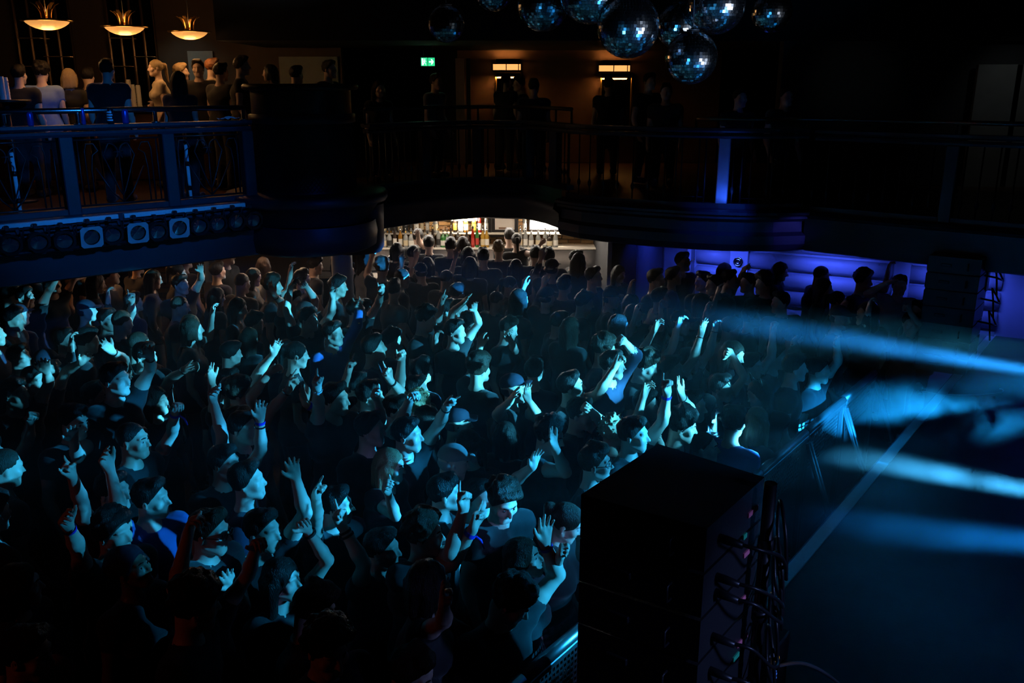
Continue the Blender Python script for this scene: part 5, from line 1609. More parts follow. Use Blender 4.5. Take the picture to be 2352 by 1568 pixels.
# pale loop on the stage standing in for an arc of light
o = MB().tube([(4.55 + .42 * math.cos(t), 8.55 + .16 * math.sin(t), 1.012) for t in np.linspace(3.3, 6.5, 18)], .008, 6).build('stage_cable', mat('glint_cable', (.6, .62, .65), .3)); tag(o, 'pale cable loop standing in for an arc of light before the far speakers', 'cable')

# ------------------------------------------------------------------ haze and stage smoke
def volume_box(name, lo, hi, density, aniso, label, noise=None, color=(1, 1, 1)):
    c = [(a + b) / 2 for a, b in zip(lo, hi)]; s = [b - a for a, b in zip(lo, hi)]
    m = bpy.data.materials.new(name); m.use_nodes = True; nt = m.node_tree
    nt.nodes.remove(nt.nodes['Principled BSDF'])
    out = nt.nodes['Material Output']
    vsn = nt.nodes.new('ShaderNodeVolumeScatter')
    vsn.inputs['Color'].default_value = (*color, 1); vsn.inputs['Density'].default_value = density; vsn.inputs['Anisotropy'].default_value = aniso
    nt.links.new(vsn.outputs['Volume'], out.inputs['Volume'])
    m.cycles.homogeneous_volume = noise is None
    o = MB().box((0, 0, 0), s).build(name, m, None, c)
    if noise:
        tc = nt.nodes.new('ShaderNodeTexCoord'); nz = nt.nodes.new('ShaderNodeTexNoise')
        nz.inputs['Scale'].default_value = noise[0]; nz.inputs['Detail'].default_value = 4.0; nz.inputs['Distortion'].default_value = 1.2
        nt.links.new(tc.outputs['Object'], nz.inputs['Vector'])
        mr = nt.nodes.new('ShaderNodeMapRange'); mr.inputs['From Min'].default_value = noise[1]; mr.inputs['From Max'].default_value = noise[2]
        mr.inputs['To Max'].default_value = density
        nt.links.new(nz.outputs['Fac'], mr.inputs['Value'])
        # thin out towards the sides of the bank
        sx = nt.nodes.new('ShaderNodeVectorMath'); sx.operation = 'DIVIDE'; sx.inputs[1].default_value = [d / 2 for d in s]
        nt.links.new(tc.outputs['Object'], sx.inputs[0])
        ln_ = nt.nodes.new('ShaderNodeVectorMath'); ln_.operation = 'LENGTH'; nt.links.new(sx.outputs['Vector'], ln_.inputs[0])
        fr_ = nt.nodes.new('ShaderNodeMapRange'); fr_.inputs['From Min'].default_value = 1.0; fr_.inputs['From Max'].default_value = .35
        nt.links.new(ln_.outputs['Value'], fr_.inputs['Value'])
        mu = nt.nodes.new('ShaderNodeMath'); mu.operation = 'MULTIPLY'
        nt.links.new(mr.outputs['Result'], mu.inputs[0]); nt.links.new(fr_.outputs['Result'], mu.inputs[1])
        nt.links.new(mu.outputs['Value'], vsn.inputs['Density'])
    tag(o, label, None, None, 'stuff')
    o['category'] = 'haze'
    return o
volume_box('haze', (-4.2, 3.6, .9), (2.1, 10.9, 2.3), .008, .3, 'thin blue haze drifting through the hall')
volume_box('stage_smoke', (2.35, 5.5, 1.02), (4.9, 7.9, 1.75), .8, .3, 'curling cloud of bright blue smoke above the stage', (1.9, .43, .58))
volume_box('stage_smoke', (1.75, 4.0, 1.10), (4.5, 6.2, 1.74), .36, .3, 'streak of smoke lit by the near beam over the stage', (1.2, .30, .60))
volume_box('stage_smoke', (2.0, 3.5, 1.015), (5.0, 5.2, 1.5), .6, .3, 'low bank of dim blue smoke lying on the stage', (1.4, .42, .70))
# extra smoke added along the far beam so that the beam shows
bs, bt = np.array(at_z(2640, 896, 2.02)), np.array(at_z(960, 618, 1.80))
bd = bt - bs; bc = bs + bd * .22
o = volume_box('stage_smoke', (-1.9, -.34, -.26), (1.9, .34, .26), .16, .3, 'added thin streak of smoke that makes the far beam show', (1.3, .25, .62))
o.location = tuple(bc); o.rotation_euler = (0, -math.asin(bd[2] / np.linalg.norm(bd)), math.atan2(bd[1], bd[0]))

# ------------------------------------------------------------------ the crowd
STAGE_DIR = -37.0
PLACED = []          # (x, y) of everybody on the dance floor
KEYPX = []           # heads that must stay visible: px, py, depth
TONES = {'f': 0, 't': 1, 'd': 2}
def band(root, info, i, m, frac=.10, r=.031, w=.018, tails=False):
    A = info['A'][i]; W, E = A['W'], A['E']
    d = unit(E - W); c = W + (E - W) * frac - info['base']
    rr = r + frac * .035
    MB().tube([c - d * w / 2, c + d * w / 2], rr, 14, cap=False).tube([c - d * w / 2, c + d * w / 2], rr - .003, 14, cap=False).build('wristband', m, root, fix=False)
    if tails:
        s = unit(np.cross(d, [0, 1, 0]))
        MB().tube([c + s * rr, c + s * (rr + .03) + np.array([0, 0, -.01]), c + s * (rr + .05) + np.array([0, 0, -.05])], [.006, .008, .004], 6).build('ribbon_tail', m, root, fix=False)
M_BAND_B = mat('wristband_blue', (.04, .06, .75), .5); M_BAND_W = mat('wristband_pale', (.65, .62, .66), .5); M_BAND_K = mat('wristband_black', (.02, .02, .02), .5); M_BAND_S = mat('bracelet_silver', (.7, .7, .7), .2, metal=1.0)
BANDS = {'b': (M_BAND_B, .12, .020, False), 'r': (M_BAND_B, .12, .022, True), 'w': (M_BAND_W, .12, .022, False), 'k': (M_BAND_K, .14, .014, False), 's': (M_BAND_S, .14, .010, False)}
PKEYS = dict(h='hair', c='hcol', s='shirt', sl='sleeve')
def solve_arm(S, spec, sc, bf, sg, br):
    ex, ey, wx, wy, tx, ty, pose = spec[:7]
    fl = spec[7] if len(spec) > 7 else 'nnn'
    E = solve_on_ray(S, .285 * sc, ex, ey, fl[0])
    W = solve_on_ray(E, .25 * sc, wx, wy, fl[1])
    T = solve_on_ray(W, .17 * sc, tx, ty, fl[2])
    D = unit(T - W)
    palm = bf + np.array([0, 0, -.2]) - br * sg * .35
    if len(spec) > 8: palm = np.array(spec[8], float)
    return dict(E=E, W=W, D=D, palm=palm, pose=pose)
def person(label, hx, hy, z=1.62, face=-20, pitch=0, tilt=0, body=None, arms=None, h='short', c='brown', s='black', sl=.45, fem=False, skin='f', mouth=0.0, Y=None, bands='', group=None, seed=None,
           strap=False, keep=True, sc=1.0, legs='charcoal', lod=None, eyes=True, collar=0.0, lean=(0, 0), nudge=True):
    """hx, hy: picture point of the head's middle; z: its height (or Y: its distance); arms: (left, right) as picture points of elbow, wrist, fingertip"""
    H = at_z(hx, hy, z) if Y is None else at_y(hx, hy, Y)
    if Y is None and not nudge is False: H = roomy([at_z(hx, hy, z + d) for d in (0, .03, -.03, .06, -.06, .09, -.09, .12, -.12)])
    if seed is None: seed = int(hx * 7 + hy * 3) % 9973
    body = (face * .6 + STAGE_DIR * .4) if body is None else body
    depth = project(H)[2]
    if lod is None: lod = 0 if depth < 4.7 else 1 if depth < 7.2 else 2
    bf = np.array([math.cos(R(body)), math.sin(R(body)), 0]); br = np.array([bf[1], -bf[0], 0])
    hf = np.array([math.cos(R(face)) * math.cos(R(pitch)), math.sin(R(face)) * math.cos(R(pitch)), math.sin(R(pitch))])
    M = frame(hf, rot_about(np.array([0, 0, 1.0]), unit(hf), tilt)); ss = sc * (.94 if fem else 1)
    nb = H + M @ np.array([0, -.035, -.075]) * ss + np.array([lean[0] * .1, lean[1] * .1, -.105 * sc])
    A = [None, None]
    if arms:
        for i, sg in enumerate((-1, 1)):
            if arms[i] is None: continue
            sw = (.155 if fem else .18) * sc
            S = nb + br * sg * (sw - .0225) + np.array([0, 0, -.055 * sc + .045]) + bf * .005
            A[i] = solve_arm(S, arms[i], sc, bf, sg, br)
            if A[i]['E'][2] <= nb[2] - .12:
                S = nb + br * sg * sw + np.array([0, 0, -.055 * sc]) + bf * .005
                A[i] = solve_arm(S, arms[i], sc, bf, sg, br)
    root, info = make_person(H, face, pitch, tilt, body, sc, fem, TONES[skin], h, c, s, sl, legs, A, mouth, lean, lod, seed, eyes and (keep and depth < 8), collar, strap)
    tag(root, label, 'person', group)
    del root['_sh']
    if H[2] < 2.3:
        PLACED.append((info['base'][0], info['base'][1])); 
        if keep: KEYPX.append((hx, hy, depth))
    for q, k in enumerate(bands.split()):
        i = 0 if k[0] == 'L' else 1
        for j, b in enumerate(k[1:]):
            m, fr, w, tl = BANDS[b]; band(root, info, i, m, fr + .10 * j, w=w, tails=tl)
    return root, info
def roomy(cands, need=.40):
    """first place with elbow room, also clear of the barrier; else the best one"""
    best, bd = None, -9
    for H in cands:
        d = min([math.hypot(H[0] - a, H[1] - b) for (a, b) in PLACED] or [9])
        d = min(d, -left_of_barrier(H[0], H[1]) + .12)
        if d >= need: return H
        if d > bd: best, bd = H, d
    return best
def left_of_barrier(x, y): return (x - BAR0[0]) * NX[0] + (y - BAR0[1]) * NX[1]
def arm_person(label, spec, side=0, ze=1.66, face=-25, **kw):
    """somebody known by a raised arm: the head follows from the elbow"""
    ex, ey = spec[0], spec[1]
    body = kw.pop('body', STAGE_DIR)
    bf = np.array([math.cos(R(body)), math.sin(R(body)), 0]); br = np.array([bf[1], -bf[0], 0]); sg = (-1, 1)[side]
    hf = np.array([math.cos(R(face)), math.sin(R(face)), 0])
    off = -.285 * unit(np.array([0, 0, .80]) + bf * .45 + br * sg * .25) - br * sg * .157 + np.array([0, 0, .19]) + hf * .035
    H = roomy([at_z(ex, ey, ze + d) + off for d in (0, .04, -.04, .08, -.08, .12, -.12, .16, -.16)])
    hx, hy, _ = project(H)
    arms = [None, None]; arms[side] = spec
    return person(label, hx, hy, z=H[2], face=face, body=body, arms=arms, keep=False, nudge=False, **kw)

# --- near rows
person('dark-haired man at the bottom, blue light on his right cheek and red on the other', 752, 1488, 1.66, -48, -14, h='curly', c='black', s='black', seed=4)
p_, i_ = person('person with swept hair and a pale collar just behind the bottom man', 722, 1398, 1.64, 25, -20, h='swept', c='brown', s='charcoal')
person('man with a curly fringe in profile pointing up with both hands', 975, 1228, 1.62, -8, 4, h='curly', c='brown', s='black', mouth=.7, body=-40, arms=((1034, 1272, 1068, 1158, 1066, 1097, 'point'), (1052, 1292, 1086, 1215, 1102, 1141, 'point')), bands='Rr')
person('curly-haired man looking down at the camera side in a black T-shirt', 1155, 1150, 1.66, -62, -22, h='curly', c='brown', s='black')
person('woman with her head thrown back, mouth open, singing in profile', 1203, 1282, 1.56, -14, 16, h='long', c='brown', s='charcoal', fem=True, mouth=.9)
person('person with wet curly hair raising one bare arm beside the speaker stack', 1172, 1382, 1.64, -15, -30, h='curly', c='black', s='black', body=-50, arms=((1290, 1308, 1250, 1246, 1255, 1178, 'open'), None), bands='Lb')
person('fair person with tied hair looking down at the left side of the speaker', 1300, 1200, 1.60, -8, -24, h='pony', c='brown', s='black', fem=True, arms=(None, (1268, 1318, 1287, 1276, 1290, 1245, 'fist')))
person('dark-haired person holding two fingers up in the dark foreground', 985, 1340, 1.60, 25, -5, h='bob', c='black', s='black', fem=True, arms=(None, (1020, 1425, 1020, 1392, 1014, 1348, 'peace')))
arm_person('person in the dark foreground raising a bare arm with black bracelets, finger pointing left', (836, 1296, 786, 1208, 757, 1150, 'point'), 1, 1.58, -10, h='short', c='black', s='black', bands='Rkk')
arm_person('person reaching straight up behind the bottom man, long slim forearm', (701, 1178, 678, 1094, 667, 1045, 'open'), 0, 1.66, -20, h='short', c='black', s='black')
arm_person('person in black reaching up with a bracelet, arm slanting left above the swept hair', (752, 1286, 704, 1214, 684, 1178, 'relax'), 0, 1.60, -15, h='long', c='black', s='black', fem=True, bands='Lk')
arm_person('person making a small hand sign in front of a long forearm', (726, 1190, 726, 1138, 730, 1098, 'rock'), 1, 1.64, 0, h='short', c='black', s='black')
person('woman with smooth blond hair rimmed by light, hand beside her face', 896, 1070, 1.62, -15, -5, h='bob', c='blond', s='black', fem=True, arms=(None, (908, 1185, 890, 1128, 872, 1098, 'grip')))
person('round dark head of hair left of the curly-haired man', 1022, 1132, 1.60, 10, 0, h='short', c='black', s='black')
person('person in a pale cap lit from above', 1041, 1062, 1.66, 10, -10, h='cap', c='white', s='black')
# --- glasses man and neighbours
g_, gi = person('man with glasses and an open mouth in profile above the speaker stack', 1368, 1064, 1.62, -6, 2, h='swept', c='brown', s='black', mouth=1.0)
person('person with bleached spiky hair seen from behind', 1409, 992, 1.58, 40, 0, h='spiky', c='bleach', s='black')
person('big curly head with a bright rim, one hand raised to the forehead', 1262, 1002, 1.66, -25, -12, h='curly', c='black', s='black', arms=(None, (1299, 1084, 1273, 1024, 1258, 988, 'open')))
arm_person('person holding an open palm up left of the glasses man', (1177, 1108, 1222, 1072, 1238, 1026, 'open'), 0, 1.52, -40, h='short', c='black', s='black')
person('person with smooth rounded hair catching cyan light, seen from behind', 1160, 1003, 1.62, 120, 0, h='bob', c='black', s='black', fem=True)
person('person in a dark cap with both hands raised before the face', 1180, 893, 1.64, -12, 8, h='cap', c='navy', s='black', arms=((1245, 968, 1212, 917, 1210, 878, 'open'), (1142, 952, 1171, 922, 1190, 892, 'open')))
person('man in profile with chin and one bright bare arm raised, ear lit', 1312, 888, 1.66, -4, 10, h='short', c='black', s='black', body=-30, arms=((1373, 905, 1415, 838, 1436, 800, 'grip'), None))
person('person in dark sunglasses with fingers on the forehead', 1333, 950, 1.58, -20, -5, h='short', c='black', s='black', arms=((1388, 975, 1352, 938, 1328, 926, 'grip'), None))
person('man with lit curly hair in profile looking right above the chin-up man', 1388, 802, 1.68, 5, -4, h='curly', c='brown', s='navy')
arm_person('person in a dark long sleeve with a fist bent over the head', (1462, 816, 1433, 783, 1410, 768, 'fist'), 0, 1.78, -20, h='short', c='black', s='navy', sl=1.5)
person('curly top of hair lit from above right of the dark long sleeve', 1483, 838, 1.66, -15, -20, h='curly', c='brown', s='black')
arm_person('person with a long bright bare arm and spread hand behind the speaker top', (1457, 983, 1482, 894, 1505, 845, 'relax'), 0, 1.60, -20, h='short', c='black', s='black')
arm_person('person pointing up with a wristband on a bright forearm', (1522, 968, 1532, 902, 1529, 848, 'point'), 0, 1.60, -20, h='short', c='brown', s='black', bands='Lb')
arm_person('person holding a flat dim hand up with a pale wristband', (1588, 945, 1566, 911, 1550, 868, 'open'), 1, 1.66, -30, h='short', c='black', s='black', bands='Rw')
person('narrow lit face peering between raised arms', 1484, 930, 1.62, -25, 0, h='short', c='black', s='black')
person('second half-lit face right of the wristband arm', 1556, 926, 1.54, -20, 0, h='short', c='black', s='black')
person('big dark curly head behind the top of the speaker stack', 1566, 978, 1.64, -10, -10, h='curly', c='black', s='black')
person('person with swept hair and a hand behind the head, above the speaker top', 1464, 1018, 1.58, -15, 0, h='swept', c='black', s='black', arms=((1520, 1040, 1510, 1004, 1492, 985, 'grip'), None))
person('close-cropped head at the right edge of the speaker top', 1618, 1028, 1.50, -20, 5, h='buzz', c='brown', s='black')
person('person raising a curled hand with many bracelets near the barrier', 1622, 938, 1.64, -15, 0, h='bob', c='black', s='black', fem=True, arms=((1653, 1056, 1636, 965, 1656, 926, 'grip'), None), bands='Lsssk')
cw_, cwi = person('woman at the barrier with long hair and cat-ear headband looking down left', 1742, 904, 1.60, 200, -20, h='long', c='brown', s='black', fem=True, strap=True, body=250)
person('person in a blue T-shirt seen from behind at the barrier', 1685, 972, 1.60, 55, -5, h='swept', c='brown', s='blue', body=40)
person('woman with long fair hair leaning on the barrier, seen from behind', 1738, 968, 1.50, 60, -10, h='long', c='blond', s='black', fem=True)
arm_person('person with a bright bent arm and limp hand in front of the dark haze', (1710, 867, 1678, 808, 1652, 806, 'limp'), 0, 1.80, -30, h='short', c='black', s='black', fem=True)
# --- middle rows
person('man with a curly fringe and a stern bright face in the middle of the crowd', 1077, 752, 1.70, -42, -4, h='curly', c='black', s='black')
person('man with tilted head and a brightly lit neck left of the stern-faced man', 978, 734, 1.70, 0, -12, tilt=-14, h='curly', c='black', s='black', arms=((1000, 800, 1000, 775, 1010, 748, 'relax'), None))
person('dark head with lit hair hidden behind its own raised hand', 1168, 756, 1.66, -25, -15, h='swept', c='brown', s='black', fem=True, arms=((1184, 806, 1168, 772, 1163, 748, 'grip'), None))
arm_person('person in a blue long sleeve making a horns sign', (820, 748, 825, 705, 815, 676, 'rock'), 0, 1.70, -20, h='short', c='black', s='blue', sl=1.9)
arm_person('person pointing up with a bright hand right of the blue sleeve', (868, 698, 877, 668, 872, 642, 'point'), 0, 1.74, -10, h='short', c='brown', s='black', bands='Lk')
arm_person('person making a hand sign left of the blue sleeve', (762, 716, 764, 680, 770, 644, 'peace'), 0, 1.74, -20, h='short', c='black', s='black')
person('person in a lit cap below the raised phone hands', 702, 720, 1.64, -10, -10, h='cap', c='white', s='black', arms=((728, 672, 702, 656, 686, 640, 'grip'), (658, 712, 668, 657, 682, 636, 'grip')))
arm_person('person with a raised bare forearm left of the phone hands', (648, 696, 630, 678, 614, 645, 'open'), 1, 1.78, -20, h='short', c='black', s='black', bands='Rk')
arm_person('person with hands crossed high, right of the tilted-head man', (1038, 716, 1064, 694, 1080, 676, 'open'), 1, 1.82, -20, h='short', c='black', s='black', fem=True)
arm_person('person with one slim hand up above the stern-faced man', (1100, 742, 1089, 711, 1090, 688, 'open'), 0, 1.76, -20, h='short', c='black', s='black', fem=True)
arm_person('person with one finger up among the dark heads', (1010, 716, 1014, 694, 1020, 664, 'point'), 1, 1.74, 0, h='short', c='black', s='black')
person('brown-haired head from behind right of the pointing hand', 905, 665, 1.66, 80, 0, h='short', c='brown', s='black')
arm_person('person pointing up-left with a bracelet on a lit forearm', (927, 908, 896, 873, 870, 832, 'point'), 1, 1.66, -10, h='short', c='black', s='black', bands='Rk')
arm_person('person with a straight dim arm and pointing finger behind', (918, 884, 923, 822, 916, 794, 'point'), 0, 1.66, -10, h='short', c='black', s='black')
arm_person('person with a limp bright hand at the middle left', (877, 958, 864, 913, 848, 890, 'limp'), 1, 1.64, -10, h='short', c='black', s='black', fem=True)
arm_person('person holding a curled bright hand up in the middle', (925, 958, 943, 914, 962, 890, 'grip'), 0, 1.66, -10, h='short', c='black', s='black')
arm_person('person with a horns sign pointing up-right', (1010, 970, 1027, 932, 1050, 900, 'rock'), 0, 1.62, -10, h='short', c='black', s='black', bands='Lk')
person('fuzzy blond head lit from the right in the middle', 963, 930, 1.62, 50, 0, h='spiky', c='blond', s='black')
person('woman with bobbed hair and a bright forearm stretched across her chest', 984, 968, 1.60, -5, -8, h='bob', c='brown', s='black', fem=True, arms=((908, 1030, 978, 995, 1012, 978, 'relax', 'nnn'), None), bands='Lk')
person('dim man in profile with a backward cap right of the middle', 1052, 972, 1.62, 0, 0, h='cap', c='navy', s='black')
person('head of straight tied hair with bright streaks', 1073, 1022, 1.58, 150, 0, h='pony', c='brown', s='black', fem=True)
arm_person('person pointing up with a dim arm, small bright patch on the hand', (788, 900, 800, 852, 808, 810, 'point'), 1, 1.64, -15, h='short', c='black', s='black')
arm_person('person pointing up with a fist and pale wristband left of the middle', (732, 930, 729, 890, 719, 850, 'point'), 1, 1.66, -15, h='short', c='black', s='black', bands='Rw')
arm_person('person with spread fingers and a ribboned wristband, arm slanting left', (762, 962, 703, 928, 686, 886, 'open'), 1, 1.60, -15, h='short', c='black', s='black', bands='Rr')
arm_person('person pointing up-right with a bright forearm and bracelet', (622, 943, 664, 893, 690, 846, 'point'), 0, 1.60, -15, h='short', c='black', s='black', bands='Ls')
person('man with curly hair and lit ear stretching a long bright arm up right', 552, 905, 1.64, 10, 0, h='curly', c='brown', s='pale_blue', arms=((576, 912, 625, 848, 660, 832, 'relax'), None), body=-30)
arm_person('person reaching up behind the long bright arm, hand open', (592, 857, 628, 812, 643, 776, 'open'), 0, 1.60, -15, h='short', c='black', s='black')
person('man whose grin and nose catch the light in profile, far left', 222, 912, 1.64, 0, 2, h='short', c='black', s='charcoal', mouth=.6, arms=((262, 905, 238, 880, 250, 850, 'open'), None))
arm_person('person with bright clasped hands raised at the left', (268, 955, 268, 876, 275, 842, 'fist'), 0, 1.60, -15, h='short', c='black', s='charcoal')
arm_person('person with a crossing bare forearm behind the clasped hands', (309, 933, 287, 880, 280, 848, 'grip'), 1, 1.60, -15, h='long', c='black', s='charcoal', fem=True)
arm_person('person with a dark bangle and arm bent over the head at the left', (286, 826, 256, 806, 228, 782, 'open'), 1, 1.76, -15, h='short', c='black', s='black', bands='Rk')
arm_person('person clapping at the far left', (152, 852, 186, 832, 212, 806, 'open'), 0, 1.66, -15, h='short', c='black', s='black')
arm_person('person holding a dim flat hand up at the left edge', (112, 880, 106, 852, 98, 818, 'open'), 0, 1.62, -15, h='short', c='black', s='black')
arm_person('person with a lone lit open hand above the dark heads', (346, 846, 344, 818, 338, 788, 'open'), 0, 1.84, -15, h='short', c='black', s='black', bands='Lk')
arm_person('person with a bright hand reaching right across the dark', (389, 872, 428, 847, 470, 831, 'relax'), 0, 1.66, -15, h='short', c='black', s='black', bands='Ls')
arm_person('person with a thin curved lit hand beside the reaching one', (492, 910, 486, 878, 479, 834, 'open'), 1, 1.62, -15, h='short', c='black', s='black')
arm_person('person with a curled hand and blue ribbon wristband', (395, 994, 403, 944, 415, 910, 'grip'), 0, 1.60, -15, h='short', c='black', s='black', bands='Lr')
arm_person('person with a dim reddish arm stretched straight up', (510, 1000, 489, 918, 482, 880, 'limp'), 1, 1.62, -15, h='short', c='black', s='black')
arm_person('person with a dim arm and thin wristbands held straight up', (599, 1032, 597, 960, 600, 915, 'open'), 0, 1.58, -15, h='short', c='black', s='black', bands='Lbs')
arm_person('person raising a dim fist at the left edge', (64, 1013, 70, 966, 85, 932, 'fist'), 0, 1.60, -15, h='short', c='black', s='black', skin='t')
person('person covering the face with a hand at the left', 170, 968, 1.64, -20, -10, h='short', c='black', s='black', arms=((178, 1050, 168, 1010, 165, 972, 'open'), None))
person('man in dim profile with a dark ear, lower left', 306, 1012, 1.64, -5, 0, h='buzz', c='black', s='black', skin='t')
arm_person('person with a dim warm-lit arm and spread thumb at the lower left', (188, 1156, 164, 1088, 130, 1056, 'rock'), 1, 1.58, -15, h='short', c='black', s='black')
arm_person('person in a blue T-shirt stretching an arm far up to the left', (276, 1176, 250, 1070, 222, 1022, 'relax'), 1, 1.52, 0, h='short', c='black', s='blue', sl=.55)
# --- lower left
sw_, swi = person('woman with a dark head scarf and earrings gazing up in lit profile', 301, 1305, 1.62, -8, 14, h='scarf', c='navy', s='black', fem=True, skin='d')
sm_, si = person('man with glasses in reddish dim light, hands raised, lower left', 482, 1222, 1.66, -8, -4, h='short', c='brown', s='charcoal', arms=((560, 1400, 533, 1345, 512, 1305, 'open'), (404, 1352, 431, 1228, 445, 1160, 'grip')))
arm_person('person with a bare elbow and a lit curled hand right of the dim glasses man', (570, 1318, 588, 1256, 602, 1222, 'grip'), 0, 1.52, -15, h='long', c='black', s='black', fem=True)
arm_person('person with a blue wristband and a lit back of the hand at the lower left', (180, 1260, 156, 1207, 134, 1168, 'relax'), 1, 1.58, -15, h='curly', c='black', s='black', bands='Rb')
person('tousled head catching a little cyan light at the bottom left', 448, 1390, 1.64, 30, -10, h='curly', c='black', s='black')
person('dark head with a lit curve of hair at the left edge', 46, 1345, 1.60, 20, 0, h='bob', c='black', s='black', fem=True)
person('person at the bottom left corner with a reddish shoulder', 62, 1500, 1.66, 0, -10, h='short', c='black', s='red', skin='t')  # the red light on this shoulder is put into the shirt colour
person('dim head at the bottom edge left of the speaker', 945, 1548, 1.60, -20, -15, h='swept', c='brown', s='black')
# --- towards the right wall: silhouettes
SIL = [(1614, 646, 'first silhouetted head from the left before the blue padded wall', 'short'), (1640, 655, 'silhouetted head with a purple rim tucked behind the first one', 'short'), (1718, 650, 'silhouetted head right of the pointing silhouette', 'short'), (1754, 652, 'broad silhouetted head touching its neighbour before the padded wall', 'curly'),
       (1792, 695, 'low dark head in front of the padded wall', 'short'), (1893, 662, 'silhouette with long hair and a bright edge before the padded wall', 'long'), (1988, 722, 'bulky dark hooded figure in front of the white T-shirt man', 'hood'), (2112, 715, 'round silhouetted head beside the far speakers', 'short')]
for (x, y, lab, st) in SIL:
    person(lab, x, y, 1.66, 200 if st != 'long' else -30, 0, h=st, c='black', s='black', fem=st == 'long', keep=True, eyes=False)
person('silhouetted person pointing up at the balcony before the padded wall', 1676, 642, 1.68, -20, 0, h='short', c='black', s='black', arms=((1702, 640, 1709, 618, 1727, 600, 'point'), None))
person('silhouetted woman with a purple-lit hand at her face', 1925, 692, 1.60, -20, 0, h='pony', c='black', s='black', fem=True, arms=((1950, 730, 1940, 705, 1935, 680, 'grip'), None))
person('man in a white T-shirt shading his eyes with one hand before the blue wall', 2066, 655, 1.74, -100, 0, h='short', c='brown', s='tee_white', body=-95, arms=(None, (1991, 674, 2038, 649, 2060, 640, 'open')), sl=.6)
arm_person('silhouetted person with a bent arm near the far speakers', (2108, 745, 2088, 710, 2062, 703, 'fist'), 1, 1.66, -100, h='short', c='black', s='black')
person('dim man in profile in the haze at the right', 1826, 845, 1.62, -10, 0, h='short', c='black', s='black')
for (sp_, lab) in (((1471, 812, 1512, 742, 1524, 716, 'relax'), 'first of the dim bare arms raised in the haze right of centre'), ((1543, 800, 1562, 732, 1576, 712, 'limp'), 'second dim raised arm in the haze with a drooping hand'), ((1592, 826, 1612, 760, 1621, 728, 'open'), 'dim raised arm with a silver bracelet in the haze'),
                   ((1630, 808, 1643, 752, 1650, 722, 'relax'), 'dim raised arm with a dark bracelet beside the silver-bracelet arm'), ((1772, 820, 1776, 752, 1780, 722, 'fist'), 'straight pale arm raised inside the blue beam')):
    arm_person('person with the ' + lab, sp_, 0, 1.68, -25, h='short', c='black', s='black', bands='Ls' if 'silver' in lab else 'Lk' if 'dark brac' in lab else '')
arm_person('person whose two cyan hands show in the blue beam at the right', (1925, 830, 1922, 795, 1922, 768, 'open'), 0, 1.66, -25, h='short', c='black', s='black')
arm_person('person with a small lit hand left of the two cyan hands', (1826, 800, 1824, 786, 1822, 772, 'open'), 0, 1.7, -25, h='short', c='black', s='black')
# --- under the left balcony and at the bar
arm_person('person in orange light stretching an arm sideways under the left balcony', (172, 638, 205, 632, 238, 624, 'open', 'nff'), 0, 1.72, -20, h='long', c='black', s='black', fem=True)
arm_person('person with a dark arm raised before the orange light, far left', (112, 668, 130, 640, 140, 622, 'open'), 0, 1.72, -20, h='short', c='black', s='black')
arm_person('person with a dim hand pointing up under the left balcony', (303, 718, 303, 690, 300, 660, 'point'), 0, 1.66, -20, h='short', c='black', s='black')
arm_person('person with one cyan-lit hand under the balcony edge', (462, 640, 461, 622, 459, 602, 'open'), 0, 1.72, -20, h='short', c='black', s='black')
person('person with an orange-lit face turned right under the balcony', 522, 588, 1.72, 0, 0, h='cap', c='white', s='black')
person('person in a pale top lit by the bar under the drum', 606, 610, 1.66, 80, 0, h='long', c='brown', s='tee_white', fem=True)
person('person in crumpled pale clothing left of the bar opening', 838, 590, 1.70, 70, 0, h='long', c='black', s='grey', fem=True, sl=1.4)
BARP = [(1186, 553, 'woman with tied hair and bare back at the lit bar, arm stretched to the right', 'pony', True, (1225, 585, 1243, 558, 1258, 548, 'point')), (1170, 543, 'dark head of the taller person at the bar beside the woman with tied hair', 'short', False, None),
        (1145, 572, 'fuzzy-haired head at the bar lit round its edge', 'spiky', False, None), (1063, 560, 'dark-haired person in the middle of the bar queue', 'long', True, None), (1035, 565, 'round head left of the middle of the bar queue', 'short', False, None), (985, 560, 'head at the left of the bar queue', 'short', False, None),
        (960, 545, 'person raising an arm at the left of the bar queue', 'short', False, (962, 556, 960, 540, 958, 528, 'open')), (1230, 585, 'round dark head at the right of the bar queue', 'short', False, None), (1260, 590, 'last dark head at the right end of the bar queue', 'short', False, None), (912, 575, 'broad blue-hazed head left of the bar queue', 'bob', True, None),
        (1075, 585, 'head with parted hair in the second row of the bar queue', 'bob', True, None), (1110, 590, 'small round head in the second row of the bar queue', 'short', False, None)]
for (x, y, lab, st, fm, am) in BARP:
    person(lab, x, y, 1.70 if y < 556 else 1.64, 95, 0, h=st, c='blond' if st == 'spiky' else 'black', s='black', fem=fm, strap=(st == 'pony'), arms=(None, am) if am else None, body=90, eyes=False)

